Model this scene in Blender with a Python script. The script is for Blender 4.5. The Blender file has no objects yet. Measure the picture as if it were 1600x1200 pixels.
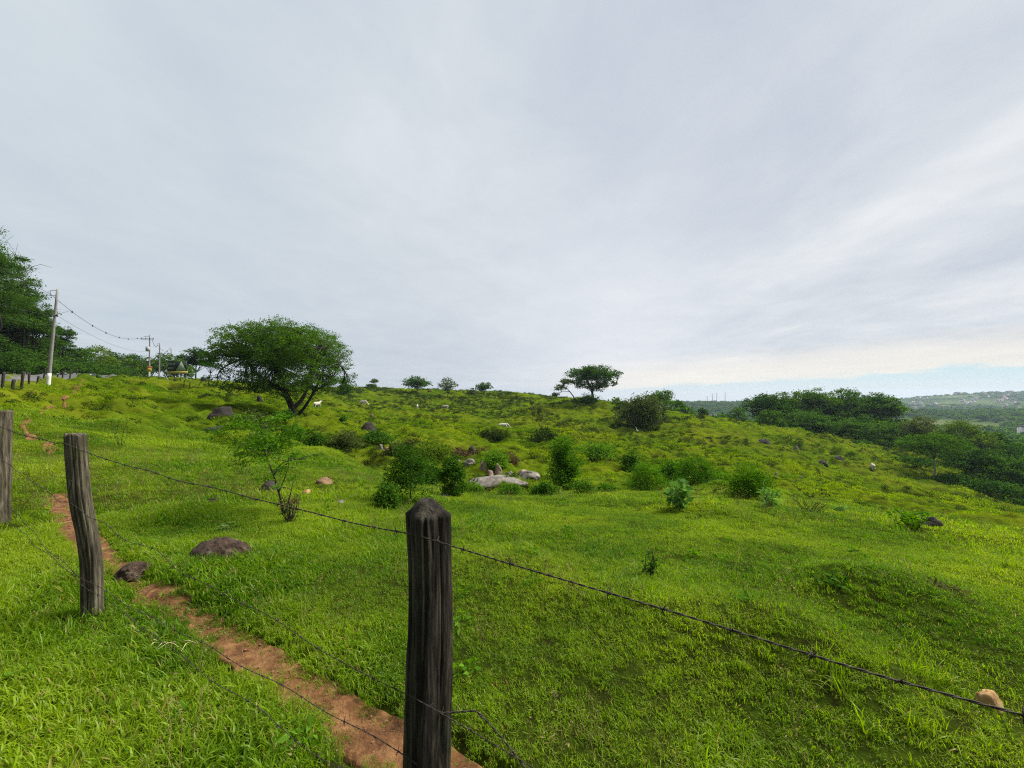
import bpy, math, random
import numpy as np
from mathutils import Vector
PI = math.pi
R = math.radians
rng = np.random.default_rng(11)
random.seed(11)
scene = bpy.context.scene
COL = scene.collection

# ------------------------------------------------------------------ the place, surveyed
EYE = 1.6          # camera height above the verge
F = 620.0          # focal length in photo pixels (1600 wide)
HZ = 615.0         # photo row of the level horizon
def gx(px, Y): return (px - 800.0) / F * Y
def zrow(py, Y): return EYE - (py - HZ) / F * Y

def hash2(ix, iy, seed):
    ix = ix.astype(np.int64); iy = iy.astype(np.int64)
    h = (ix * 374761393 + iy * 668265263 + seed * 974711) & 0xffffffff
    h = ((h ^ (h >> 13)) * 1274126177) & 0xffffffff
    h = (h ^ (h >> 16)) & 0xffffffff
    return h / 4294967295.0
def vnoise(x, y, seed=0):
    x = np.asarray(x, float); y = np.asarray(y, float)
    ix = np.floor(x); iy = np.floor(y)
    fx = x - ix; fy = y - iy
    fx = fx * fx * (3 - 2 * fx); fy = fy * fy * (3 - 2 * fy)
    a = hash2(ix, iy, seed); b = hash2(ix + 1, iy, seed)
    c = hash2(ix, iy + 1, seed); d = hash2(ix + 1, iy + 1, seed)
    return (a * (1 - fx) + b * fx) * (1 - fy) + (c * (1 - fx) + d * fx) * fy
def fbm(x, y, seed=0, octv=4):
    s = 0; a = 0.5; n = 0
    for k in range(octv):
        s = s + a * vnoise(x, y, seed + 17 * k); n += a
        x = x * 2.03 + 11.3; y = y * 2.03 + 5.7; a *= 0.5
    return s / n

# columns of the terrain: bearing -> (distance, height) profile
LEFTFAR = [(120, 5.0), (200, 4.0), (400, -5), (1000, -20), (4300, -40)]
COLS = {
 -300: [(3, 0), (6, .05), (10, .2), (18, .7), (26, 1.2), (36, 2.2), (48, 3.2), (70, 3.6)] + LEFTFAR,
 0:    [(3, 0), (5, 0), (8, .15), (12, .4), (18, .8), (24, 1.25), (32, 1.75), (40, 2.5), (48, 3.25), (60, 3.6), (80, 4.2)] + LEFTFAR,
 60:   [(3, 0), (5, 0), (8, .1), (12, .25), (18, .6), (24, .95), (32, 1.5), (42, 2.3), (50, 3.1), (58, 3.7), (80, 4.3)] + LEFTFAR,
 130:  [(3, 0), (6, 0), (10, .1), (15, .2), (25, .65), (35, 1.35), (45, 2.1), (58, 3.3), (70, 4.3), (90, 4.9)] + LEFTFAR,
 250:  [(3, 0), (5, -.02), (8, -.12), (12, -.25), (18, -.35), (28, -.25), (40, .1), (55, 1.4), (75, 3.4), (92, 4.7), (120, 5.2), (200, 3.5), (400, -8), (1000, -20), (4300, -40)],
 330:  [(3, 0), (5, -.03), (8, -.15), (12, -.4), (18, -.85), (25, -1.2), (34, -.9), (45, -.4), (60, .7), (80, 2.7), (100, 4.1), (125, 4.6), (200, 2), (400, -12), (1000, -25), (4300, -50)],
 400:  [(3, 0), (5, -.04), (8, -.2), (12, -.5), (18, -1.0), (24, -1.35), (35, -1.7), (50, -1.3), (65, 0), (85, 1.8), (110, 4.0), (130, 4.4), (200, 1), (400, -14), (1000, -30), (4300, -60)],
 480:  [(3, 0), (5, -.07), (8, -.3), (12, -.7), (16, -1.05), (20, -1.45), (24, -2.2), (32, -2.3), (45, -1.7), (60, -1.0), (85, .4), (120, 2.4), (150, 3.9), (175, 4.0), (260, -4), (500, -20), (1000, -35), (4300, -60)],
 560:  [(3, 0), (5, -.1), (8, -.4), (12, -.9), (16, -1.4), (19, -1.75), (23, -2.9), (30, -2.8), (45, -3.2), (70, -3.0), (100, -2.6), (140, -2.0), (170, 1.3), (200, 4.1), (230, 4.0), (300, -3), (500, -20), (1000, -40), (4300, -60)],
 640:  [(3, 0), (5, -.13), (8, -.5), (11, -1.05), (14.5, -1.85), (19, -3.4), (24, -3.4), (30, -3.5), (45, -3.7), (70, -3.9), (100, -3.7), (140, -2.9), (175, .3), (205, 3.4), (235, 3.3), (300, -4), (500, -20), (1000, -45), (4300, -70)],
 700:  [(3, 0), (5, -.15), (8, -.55), (11, -1.2), (13.5, -1.85), (19, -3.9), (24, -3.7), (30, -4.1), (42, -4.2), (60, -4.2), (90, -4.3), (140, -3.8), (172, -.9), (208, 2.6), (235, 2.6), (300, -6), (500, -22), (1000, -45), (4300, -80)],
 800:  [(3, 0), (5, -.18), (8, -.62), (11, -1.28), (13, -1.75), (18, -3.9), (23, -4.0), (28, -4.0), (33, -4.5), (45, -5.5), (65, -6.1), (90, -6.1), (130, -5.0), (170, -2.2), (205, 1.7), (230, 1.6), (300, -8), (500, -25), (1000, -45), (4300, -80)],
 900:  [(3, 0), (5, -.2), (8, -.64), (11, -1.3), (13.5, -1.85), (18, -3.4), (23, -4.0), (30, -4.8), (45, -6.1), (65, -6.6), (90, -6.3), (118, -4.5), (140, -1.4), (165, -.4), (190, -1.5), (300, -18), (500, -35), (1000, -48), (4300, -90)],
 1000: [(3, 0), (5, -.2), (8, -.65), (11, -1.3), (14, -2.0), (18, -3.0), (25, -4.4), (40, -6.5), (60, -7.8), (80, -7.9), (100, -6.9), (118, -4.7), (132, -3.2), (150, -4), (250, -22), (500, -42), (800, -46), (1300, -34), (2000, -55), (3000, -80), (4300, -110)],
 1100: [(3, 0), (5, -.2), (8, -.62), (12, -1.5), (18, -3.0), (25, -4.6), (40, -7.1), (60, -8.6), (80, -8.7), (100, -7.3), (114, -5.9), (130, -6.5), (200, -18), (250, -28), (500, -45), (800, -46), (1300, -32), (2000, -52), (3000, -75), (4300, -110)],
 1200: [(3, 0), (5, -.2), (8, -.7), (10, -1.15), (14, -2.2), (20, -3.9), (28, -5.8), (40, -8.0), (60, -9.9), (80, -9.9), (100, -8.7), (112, -7.9), (130, -10), (200, -24), (400, -42), (800, -46), (1300, -30), (2000, -52), (3000, -62), (4300, -100)],
 1300: [(3, 0), (5, -.22), (8, -.85), (10, -1.35), (14, -2.45), (20, -4.2), (28, -6.4), (40, -8.9), (60, -11.4), (80, -11.8), (100, -11.1), (110, -10.7), (130, -13), (200, -26), (400, -42), (800, -46), (1300, -38), (2000, -46), (3000, -48), (4300, -90)],
 1400: [(3, 0), (5, -.25), (8, -.95), (12, -2.1), (20, -4.5), (30, -7.4), (45, -10.9), (65, -13.3), (85, -13.9), (105, -13.9), (150, -20), (250, -32), (450, -42), (700, -36), (860, -42), (1150, -46), (1500, -40), (1950, -27), (2600, -50), (4300, -90)],
 1500: [(3, 0), (5, -.3), (8, -1.1), (12, -2.4), (20, -5.0), (30, -8.0), (45, -11.8), (65, -14.6), (80, -15.5), (100, -16.2), (150, -23), (250, -34), (450, -44), (700, -35), (860, -42), (1100, -46), (1450, -30), (1900, -1), (2500, -40), (4300, -70)],
 1600: [(3, 0), (5, -.35), (8, -1.3), (12, -2.7), (20, -5.4), (30, -8.7), (45, -12.9), (60, -15.6), (75, -17.2), (100, -18.5), (150, -25), (250, -35), (450, -44), (700, -33), (840, -40), (1080, -46), (1400, -26), (1850, 4), (2400, -40), (4300, -60)],
 1900: [(3, -.02), (5, -.4), (8, -1.5), (12, -3.0), (20, -6), (30, -9.5), (45, -14), (60, -17), (75, -18.5), (100, -20), (150, -26), (250, -36), (450, -44), (700, -34), (840, -40), (1080, -46), (1300, -26), (1600, 3), (2400, -40), (4300, -60)],
}
LY = np.linspace(math.log(0.25), math.log(4300), 420)
def pchip(xs, ys, x):
    xs = np.array(xs, float); ys = np.array(ys, float)
    h = np.diff(xs); d = np.diff(ys) / h
    m = np.zeros(len(xs))
    for i in range(1, len(xs) - 1):
        if d[i-1] * d[i] > 0:
            w1 = 2*h[i] + h[i-1]; w2 = h[i] + 2*h[i-1]
            m[i] = (w1 + w2) / (w1 / d[i-1] + w2 / d[i])
    m[-1] = d[-1]
    i = np.clip(np.searchsorted(xs, x) - 1, 0, len(xs) - 2)
    t = (x - xs[i]) / h[i]
    t = np.clip(t, 0, 1)
    return ((1+2*t)*(1-t)**2*ys[i] + t*(1-t)**2*h[i]*m[i] + t*t*(3-2*t)*ys[i+1] + t*t*(t-1)*h[i]*m[i+1])
PXS = np.array(sorted(COLS), float)
TAB = []
for p in sorted(COLS):
    c = [(0.25, 0.0), (1.5, 0.0)] + COLS[p]
    z = pchip([math.log(a) for a, b in c], [b for a, b in c], LY)
    TAB.append(z)
TAB = np.array(TAB)
FPX = np.arange(-300, 1901, 20.0)                      # bearings resampled smoothly
TABF = np.stack([pchip(PXS, TAB[:, j], FPX) for j in range(TAB.shape[1])], axis=1)
k = np.array([1, 2, 3, 2, 1.0]); k /= k.sum()
TABF = sum(k[i] * np.pad(TABF, ((2, 2), (0, 0)), mode='edge')[i:i+TABF.shape[0]] for i in range(5))
def ztab(px, Y):
    px = np.clip(np.asarray(px, float), -300, 1900); ly = np.clip(np.log(np.maximum(Y, .25)), LY[0], LY[-1])
    a = (px + 300) / 20.0; b = (ly - LY[0]) / (LY[1] - LY[0])
    i = np.clip(a.astype(int), 0, TABF.shape[0] - 2); j = np.clip(b.astype(int), 0, TABF.shape[1] - 2)
    fa = a - i; fb = b - j
    return (TABF[i, j]*(1-fa) + TABF[i+1, j]*fa)*(1-fb) + (TABF[i, j+1]*(1-fa) + TABF[i+1, j+1]*fa)*fb
def smooth01(t):
    t = np.clip(t, 0, 1); return t*t*(3-2*t)
# small landforms: (x, y, radius, height)
MOUNDS = []
def zbase(X, Y):
    X = np.asarray(X, float); Y = np.asarray(Y, float)
    r = np.hypot(X, Y) + 1e-6
    az = np.arctan2(X, Y)
    azl = math.atan((-300 - 800) / F); azr = math.atan((1900 - 800) / F)
    azc = np.clip(az, azl, azr)
    px = 800 + F * np.tan(azc)
    ye = r * np.cos(azc)
    z = ztab(px, ye)
    # behind the viewer: blend left profile into right profile
    out = (az < azl) | (az > azr)
    if np.any(out):
        d = np.where(az > azr, az - azr, (2*PI - azr) + (az))   # angle past the right limit, clockwise
        span = 2*PI - azr + azl
        w = smooth01(np.clip(d, 0, span) / span)
        yl = r * math.cos(azl); yr = r * math.cos(azr)
        zb = ztab(np.full_like(r, -300.), yl) * w + ztab(np.full_like(r, 1900.), yr) * (1 - w)
        z = np.where(out, zb, z)
    return z
def zf(X, Y):
    X = np.asarray(X, float); Y = np.asarray(Y, float)
    r = np.hypot(X, Y)
    z = zbase(X, Y)
    near = np.clip((r - 1.0) / 4, 0, 1)
    z = z + (fbm(X * .8, Y * .8, 3, 4) - .5) * (0.06 + .10 * near)
    w = smooth01((r - 9) / 25) * (1 - smooth01((r - 260) / 200))
    h = fbm(X * .42, Y * .42, 5, 4) - .5
    h2 = np.abs(fbm(X * .16 + 3, Y * .22, 9, 3) - .5) * 2
    z = z + w * (h * 2.3 + (0.35 - h2) * 1.1)
    for mx, my, mr, mh in MOUNDS:
        z = z + mh * np.exp(-((X - mx)**2 + (Y - my)**2) / (mr * mr))
    return z
def hit(px, py, y0=1.2, y1=4000):
    """distance at which the sight line through photo point meets the ground"""
    Y = np.exp(np.linspace(math.log(y0), math.log(y1), 4000))
    z = zbase(gx(px, Y), Y)
    rows = HZ + (EYE - z) / F ** -1 / Y
    k = np.nonzero(rows <= py)[0]
    return float(Y[k[0]]) if len(k) else float(Y[-1])
def ground(px, py, **kw):
    Y = hit(px, py, **kw); X = gx(px, Y)
    return X, Y, float(zf(np.array([X]), np.array([Y]))[0])
def zat(x, y): return float(zf(np.array([x]), np.array([y]))[0])
for (px, py, mr, mh) in [(1180, 1000, .5, .17), (1010, 985, .4, .10), (1330, 930, .5, .14), (1450, 960, .6, .13), (1320, 1060, .35, .10), (950, 1060, .3, .07), (880, 940, .5, .08), (330, 905, .45, .10), (1480, 800, 1.5, .35), (1110, 800, .7, .15), (770, 880, .5, .05), (338, 672, 2.2, .55), (420, 690, 2.5, .35), (270, 640, 3, .6), (200, 660, 2, .35), (90, 640, 3, .4), (150, 640, 2.5, .4)]:
    Y = hit(px, py); MOUNDS.append((gx(px, Y), Y, mr, mh))

# ------------------------------------------------------------------ mesh helpers
def mesh_np(name, V, faces_list):
    """faces_list: list of (n,k) int arrays"""
    me = bpy.data.meshes.new(name)
    V = np.asarray(V, np.float32)
    me.vertices.add(len(V)); me.vertices.foreach_set('co', V.ravel())
    loops = np.concatenate([f.ravel() for f in faces_list]).astype(np.int32)
    counts = np.concatenate([np.full(len(f), f.shape[1], np.int32) for f in faces_list])
    starts = np.concatenate([[0], np.cumsum(counts)[:-1]]).astype(np.int32)
    me.loops.add(len(loops)); me.loops.foreach_set('vertex_index', loops)
    me.polygons.add(len(counts)); me.polygons.foreach_set('loop_start', starts)
    me.polygons.foreach_set('loop_total', counts)
    me.update(calc_edges=True); me.validate()
    return me
class MB:
    """collects tubes, boxes and leaves into one mesh"""
    def __init__(s): s.v = []; s.f = {}; s.n = 0
    def add(s, V, F_):
        V = np.asarray(V, float)
        for k_, fa in F_.items(): s.f.setdefault(k_, []).append(np.asarray(fa, int) + s.n)
        s.v.append(V); s.n += len(V)
    def tube(s, pts, rad, seg=7, cap=True):
        pts = np.asarray(pts, float); n = len(pts); rad = np.broadcast_to(np.asarray(rad, float), (n,))
        T = np.gradient(pts, axis=0); T /= np.linalg.norm(T, axis=1)[:, None] + 1e-9
        ref = np.array([0.31, 0.23, 0.92]) if abs(T[0, 2]) < .8 else np.array([0.9, .3, .1])
        U = np.cross(T, ref); U /= np.linalg.norm(U, axis=1)[:, None] + 1e-9
        W = np.cross(T, U)
        a = np.linspace(0, 2*PI, seg, endpoint=False)
        V = pts[:, None] + rad[:, None, None] * (U[:, None]*np.cos(a)[None, :, None] + W[:, None]*np.sin(a)[None, :, None])
        i = np.arange(n-1)[:, None]*seg; j = np.arange(seg)[None]; j2 = (j+1) % seg
        q = np.stack([i+j, i+j2, i+seg+j2, i+seg+j], -1).reshape(-1, 4)
        fs = {4: q}
        if cap and seg >= 3:
            s.add(V.reshape(-1, 3), fs)
            base = s.n - n*seg
            s.f.setdefault(seg, []).append(np.array([list(range(base+seg-1, base-1, -1)), list(range(base+(n-1)*seg, base+n*seg))]))
        else: s.add(V.reshape(-1, 3), fs)
    def box(s, c, d, rz=0, rx=0):
        c = np.array(c, float); d = np.array(d, float)/2
        V = np.array([[x, y, z] for x in (-1, 1) for y in (-1, 1) for z in (-1, 1)], float)*d
        if rx: V = V @ np.array([[1, 0, 0], [0, math.cos(rx), math.sin(rx)], [0, -math.sin(rx), math.cos(rx)]])
        if rz: V = V @ np.array([[math.cos(rz), math.sin(rz), 0], [-math.sin(rz), math.cos(rz), 0], [0, 0, 1]])
        s.add(V + c, {4: [[0, 1, 3, 2], [4, 6, 7, 5], [0, 4, 5, 1], [2, 3, 7, 6], [0, 2, 6, 4], [1, 5, 7, 3]]})
    def leaves(s, C, size, up=0.3, aspect=.5, g=None):
        """folded diamond leaves at C with random directions"""
        g = g or rng
        n = len(C)
        if n == 0: return
        size = np.broadcast_to(np.asarray(size, float), (n,)) * g.uniform(.6, 1.3, n)
        d = g.normal(size=(n, 3)); d[:, 2] = d[:, 2]*.6 - .15; d /= np.linalg.norm(d, axis=1)[:, None]
        nn = g.normal(size=(n, 3)); nn[:, 2] += up*3
        b = np.cross(d, nn); b /= np.linalg.norm(b, axis=1)[:, None] + 1e-9
        nn = np.cross(b, d)
        L = size[:, None]; w = L*aspect*.5
        V = np.stack([C, C + d*L*.5 + b*w + nn*L*.08, C + d*L, C + d*L*.5 - b*w + nn*L*.08], 1)
        i = np.arange(n)[:, None]*4
        s.add(V.reshape(-1, 3), {4: i + np.array([[0, 1, 2, 3]])})
    def mesh(s, name):
        return mesh_np(name, np.concatenate(s.v), [np.concatenate(f) for f in s.f.values()])
    def build(s, name, mat, parent=None, smooth=True, loc=None):
        return link(name, s.mesh(name), mat, parent, smooth, loc)
def link(name, me, mat, parent=None, smooth=True, loc=None):
    o = bpy.data.objects.new(name, me)
    if mat: me.materials.append(mat)
    if smooth: me.polygons.foreach_set('use_smooth', np.ones(len(me.polygons), bool))
    COL.objects.link(o)
    if parent: o.parent = parent
    if loc is not None: o.location = loc
    return o
def tag(o, label=None, cat=None, group=None, kind=None):
    if label: o['label'] = label
    if cat: o['category'] = cat
    if group: o['group'] = group
    if kind: o['kind'] = kind
    return o
def empty(name, loc, rz=0):
    o = bpy.data.objects.new(name, None); o.location = loc; o.rotation_euler = (0, 0, rz)
    o.empty_display_size = .2; COL.objects.link(o); return o
def copy_tree(o):
    c = o.copy(); COL.objects.link(c)
    for ch in list(o.children):
        d = ch.copy(); COL.objects.link(d); d.parent = c
        for g in list(ch.children):
            e = g.copy(); COL.objects.link(e); e.parent = d
    return c

# ------------------------------------------------------------------ materials
def nt(name):
    m = bpy.data.materials.new(name); m.use_nodes = True
    t = m.node_tree; t.nodes.clear()
    return m, t, t.nodes, t.links
def N(t, typ, **kw):
    n = t.nodes.new(typ)
    for k_, v in kw.items(): setattr(n, k_, v)
    return n
def ramp(t, fac, stops, interp='LINEAR'):
    r = N(t, 'ShaderNodeValToRGB'); r.color_ramp.interpolation = interp
    e = r.color_ramp.elements
    while len(e) > 1: e.remove(e[-1])
    e[0].position = stops[0][0]; e[0].color = (*stops[0][1], 1) if len(stops[0][1]) == 3 else stops[0][1]
    for p, c in stops[1:]:
        x = e.new(p); x.color = (*c, 1)
    t.links.new(fac, r.inputs[0]); return r.outputs[0]
def noise(t, vec, scale, detail=4, rough=.55, dist=0):
    n = N(t, 'ShaderNodeTexNoise'); n.inputs['Scale'].default_value = scale
    n.inputs['Detail'].default_value = detail; n.inputs['Roughness'].default_value = rough
    n.inputs['Distortion'].default_value = dist
    if vec is not None: t.links.new(vec, n.inputs['Vector'])
    return n.outputs['Fac']
def math_(t, op, a, b=None, c=None, clamp=False):
    n = N(t, 'ShaderNodeMath', operation=op, use_clamp=clamp)
    for i, v in enumerate((a, b, c)):
        if v is None: continue
        if isinstance(v, (int, float)): n.inputs[i].default_value = v
        else: t.links.new(v, n.inputs[i])
    return n.outputs[0]
def mix(t, fac, a, b, mode='MIX'):
    n = N(t, 'ShaderNodeMix', data_type='RGBA', blend_type=mode)
    for sock, v in ((n.inputs[0], fac), (n.inputs[6], a), (n.inputs[7], b)):
        if isinstance(v, (int, float)): sock.default_value = v
        elif isinstance(v, tuple): sock.default_value = (*v, 1)
        else: t.links.new(v, sock)
    return n.outputs[2]
def mapping(t, vec, scale):
    m = N(t, 'ShaderNodeMapping'); m.inputs['Scale'].default_value = scale
    t.links.new(vec, m.inputs['Vector']); return m.outputs[0]
def leaf_mat(name, c1, c2, trans=.45, rough=.6, nscale=.6, dry=None, drycol=(.22, .17, .06), spec=.08, patch=None, gloss=0):
    m, t, nd, lk = nt(name)
    geo = N(t, 'ShaderNodeNewGeometry'); oi = N(t, 'ShaderNodeObjectInfo')
    n1 = noise(t, geo.outputs['Position'], nscale, 3)
    s = math_(t, 'MULTIPLY_ADD', geo.outputs['Random Per Island'], .5, math_(t, 'MULTIPLY', n1, .75))
    s = math_(t, 'ADD', s, math_(t, 'MULTIPLY_ADD', oi.outputs['Random'], .3, -.28))
    col = ramp(t, s, [(.15, c1), (.85, c2)])
    if patch:                                 # broad patches of another tint
        n2 = noise(t, geo.outputs['Position'], patch[1], 4, .6)
        col = mix(t, ramp(t, n2, [(.42, (0, 0, 0)), (.62, (1, 1, 1))]), col, mix(t, geo.outputs['Random Per Island'], patch[0], tuple(c*1.4 for c in patch[0])))
    if dry:
        col = mix(t, math_(t, 'GREATER_THAN', geo.outputs['Random Per Island'], 1 - dry), col, drycol)
    p = N(t, 'ShaderNodeBsdfDiffuse'); lk.new(col, p.inputs['Color'])
    tr = N(t, 'ShaderNodeBsdfTranslucent')
    hs = N(t, 'ShaderNodeHueSaturation'); hs.inputs['Saturation'].default_value = 1.15; hs.inputs['Value'].default_value = 1.35
    lk.new(col, hs.inputs['Color']); lk.new(hs.outputs[0], tr.inputs['Color'])
    mx = N(t, 'ShaderNodeMixShader'); mx.inputs[0].default_value = trans
    lk.new(p.outputs[0], mx.inputs[1]); lk.new(tr.outputs[0], mx.inputs[2])
    if gloss:
        gl = N(t, 'ShaderNodeBsdfGlossy'); gl.inputs['Roughness'].default_value = .42; gl.inputs['Color'].default_value = (1, 1, .9, 1)
        m2 = N(t, 'ShaderNodeMixShader'); m2.inputs[0].default_value = gloss
        lk.new(mx.outputs[0], m2.inputs[1]); lk.new(gl.outputs[0], m2.inputs[2]); mx = m2
    o = N(t, 'ShaderNodeOutputMaterial'); lk.new(mx.outputs[0], o.inputs['Surface'])
    return m
def solid(name, stops, scale=8, stretch=(1, 1, 1), rough=.85, bump=.4, bscale=None, coords='Object', detail=6, spec=.3, moss=None, metal=0, bdist=.02):
    m, t, nd, lk = nt(name)
    tc = N(t, 'ShaderNodeTexCoord')
    v = mapping(t, tc.outputs[coords], stretch)
    n1 = noise(t, v, scale, detail, .62)
    col = ramp(t, n1, stops)
    p = N(t, 'ShaderNodeBsdfPrincipled'); p.inputs['Roughness'].default_value = rough
    p.inputs['Specular IOR Level'].default_value = spec; p.inputs['Metallic'].default_value = metal
    if moss:
        geo = N(t, 'ShaderNodeNewGeometry'); sp = N(t, 'ShaderNodeSeparateXYZ'); lk.new(geo.outputs['Normal'], sp.inputs[0])
        n3 = noise(t, v, scale*.6, 5, .7)
        f = math_(t, 'ADD', math_(t, 'MULTIPLY', sp.outputs[2], .5), n3)
        col = mix(t, ramp(t, f, [(moss[1], (0, 0, 0)), (moss[1]+.12, (1, 1, 1))]), col, moss[0])
    lk.new(col, p.inputs['Base Color'])
    if bump:
        n2 = noise(t, v, bscale or scale*3, 8, .65)
        b = N(t, 'ShaderNodeBump'); b.inputs['Strength'].default_value = bump; b.inputs['Distance'].default_value = bdist
        lk.new(n2, b.inputs['Height']); lk.new(b.outputs[0], p.inputs['Normal'])
    o = N(t, 'ShaderNodeOutputMaterial'); lk.new(p.outputs[0], o.inputs['Surface'])
    return m

M = {}
M['grass'] = leaf_mat('grass_blades', (.032, .105, .005), (.195, .335, .011), .5, .6, 1.5, dry=.075, drycol=(.36, .29, .09), patch=((.205, .295, .012), .45), gloss=.010)
M['grass_far'] = leaf_mat('grass_tufts', (.045, .112, .005), (.195, .325, .011), .5, .7, .3, dry=.05, drycol=(.22, .17, .05), patch=((.205, .275, .008), .07))
M['under'] = leaf_mat('undergrowth_leaves', (.014, .032, .006), (.06, .105, .014), .3, .6, .4, dry=.10, drycol=(.09, .05, .03))
M['tree'] = leaf_mat('tree_leaves', (.018, .058, .010), (.11, .205, .026), .42, .5, .5)
M['tree_dark'] = leaf_mat('dark_tree_leaves', (.018, .055, .011), (.085, .165, .024), .4, .5, .4)
M['tree_light'] = leaf_mat('light_tree_leaves', (.04, .085, .010), (.15, .23, .028), .35, .5, .4)
M['tree_brown'] = leaf_mat('olive_tree_leaves', (.03, .054, .014), (.13, .16, .045), .42, .6, .4)
M['bush'] = leaf_mat('bush_leaves', (.028, .10, .010), (.15, .29, .025), .4, .45, 1.5)
M['bush_dark'] = leaf_mat('dark_bush_leaves', (.018, .06, .010), (.09, .19, .020), .3, .5, 1.5)
M['bush_pale'] = leaf_mat('pale_broad_leaves', (.06, .16, .03), (.17, .30, .07), .4, .45, 1.5)
M['dry'] = leaf_mat('dry_leaves', (.05, .035, .02), (.16, .11, .05), .2, .7, 2)
M['bark'] = solid('bark', [(.3, (.008, .007, .006)), (.7, (.036, .030, .024))], 6, (3, 3, .6), bump=.8)
M['bark_pale'] = solid('pale_bark', [(.3, (.14, .13, .10)), (.7, (.32, .30, .25))], 6, (3, 3, .6), bump=.5)
M['stem'] = solid('green_stem', [(.3, (.04, .045, .018)), (.7, (.10, .10, .05))], 10)
M['rock'] = solid('dark_rock', [(.3, (.010, .008, .007)), (.55, (.03, .023, .019)), (.78, (.085, .07, .06))], 3.5, bump=.9, bscale=9, bdist=.06)
M['rock_flat'] = solid('lichen_rock', [(.32, (.020, .012, .008)), (.48, (.065, .038, .024)), (.60, (.11, .075, .052)), (.70, (.20, .18, .15)), (.76, (.36, .34, .30))], 11, bump=1, bscale=14, bdist=.10)
M['rock_pale'] = solid('pale_rock', [(.3, (.05, .045, .038)), (.5, (.15, .135, .11)), (.75, (.33, .305, .265))], 2.5, bump=.7, bdist=.05)
M['rock_pink'] = solid('pinkish_rock', [(.3, (.10, .06, .045)), (.5, (.28, .19, .145)), (.75, (.48, .38, .31))], 3, bump=.7, bdist=.05)
M['rock_orange'] = solid('orange_stone', [(.3, (.20, .10, .04)), (.5, (.42, .25, .10)), (.75, (.55, .42, .25))], 14, bump=.5)
M['dirt'] = solid('path_dirt', [(.28, (.055, .024, .008)), (.48, (.155, .068, .023)), (.72, (.30, .158, .064))], 11, bump=1, bscale=30, rough=.95, bdist=.03, detail=10)
M['stalk'] = leaf_mat('seed_stalks', (.14, .13, .04), (.34, .29, .12), .3, .6, 3)
M['clod'] = solid('clods', [(.3, (.10, .045, .02)), (.55, (.26, .13, .06)), (.75, (.5, .4, .3))], 4, coords='Generated', bump=.5)
M['asphalt'] = solid('asphalt', [(.3, (.09, .09, .093)), (.7, (.15, .15, .155))], 6, bump=.2, rough=.9, spec=.1)
M['concrete'] = solid('pole_concrete', [(.3, (.16, .15, .14)), (.7, (.30, .285, .27))], 4, (2, 2, .5), bump=.3)
M['white'] = solid('white_paint', [(.3, (.60, .59, .57)), (.7, (.82, .81, .79))], 5, bump=.1)
M['iron'] = solid('dark_iron', [(.3, (.03, .03, .033)), (.7, (.07, .07, .075))], 20, bump=.1, metal=.3, rough=.6)
M['grey'] = solid('grey_metal', [(.3, (.26, .27, .28)), (.7, (.38, .39, .40))], 6, bump=.1, rough=.5)
M['yellow'] = solid('yellow_board', [(.3, (.55, .33, .02)), (.7, (.68, .44, .04))], 5, bump=0)
M['orange'] = solid('orange_board', [(.3, (.60, .18, .02)), (.7, (.70, .24, .03))], 5, bump=0)
M['sign_dark'] = solid('sign_board', [(.3, (.008, .018, .012)), (.7, (.014, .028, .018))], 5, bump=0, rough=.6)
M['sign_pale'] = solid('sign_emblem', [(.3, (.22, .30, .20)), (.7, (.34, .42, .30))], 3, bump=0, rough=.6)
M['sign_text'] = solid('sign_lettering', [(.3, (.36, .42, .34)), (.7, (.46, .50, .42))], 3, bump=0)
M['sign_gold'] = solid('sign_band', [(.3, (.36, .30, .07)), (.7, (.46, .39, .10))], 3, bump=0)
M['wire'] = solid('rusty_wire', [(.3, (.02, .016, .013)), (.7, (.07, .055, .045))], 60, bump=.3, rough=.7, metal=.2)
M['cow'] = solid('white_hide', [(.3, (.40, .37, .31)), (.7, (.56, .52, .45))], 1.2, bump=0, rough=.8)
M['bird'] = solid('white_feathers', [(.3, (.75, .75, .73)), (.7, (.85, .85, .83))], 4, bump=0)
M['brown_hide'] = solid('brown_hide', [(.3, (.12, .05, .02)), (.7, (.2, .09, .04))], 1.2, bump=0, rough=.8)
M['roof'] = solid('grey_roof', [(.3, (.10, .09, .09)), (.7, (.2, .18, .17))], .8, (1, 4, 1), bump=.3)
M['roof_red'] = solid('tile_roof', [(.3, (.22, .10, .06)), (.7, (.34, .17, .10))], .8, (1, 4, 1), bump=.3)
M['wall'] = solid('house_wall', [(.3, (.62, .60, .56)), (.7, (.78, .76, .72))], .5, bump=0)
M['glass'] = solid('window_glass', [(.3, (.02, .025, .03)), (.7, (.04, .045, .05))], 2, bump=0, rough=.1, spec=.6)
M['car'] = solid('blue_car_paint', [(.3, (.005, .008, .022)), (.7, (.01, .015, .035))], 1, bump=0, rough=.25, spec=.6)
M['rubber'] = solid('tyre_rubber', [(.3, (.012, .012, .012)), (.7, (.02, .02, .02))], 8, bump=.1)
M['straw'] = solid('straw', [(.3, (.40, .33, .15)), (.7, (.60, .52, .28))], 20, bump=0)
M['mound'] = solid('earth_mound', [(.3, (.09, .05, .03)), (.6, (.24, .15, .08)), (.8, (.34, .24, .13))], 6, bump=.8, bdist=.04)

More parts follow.
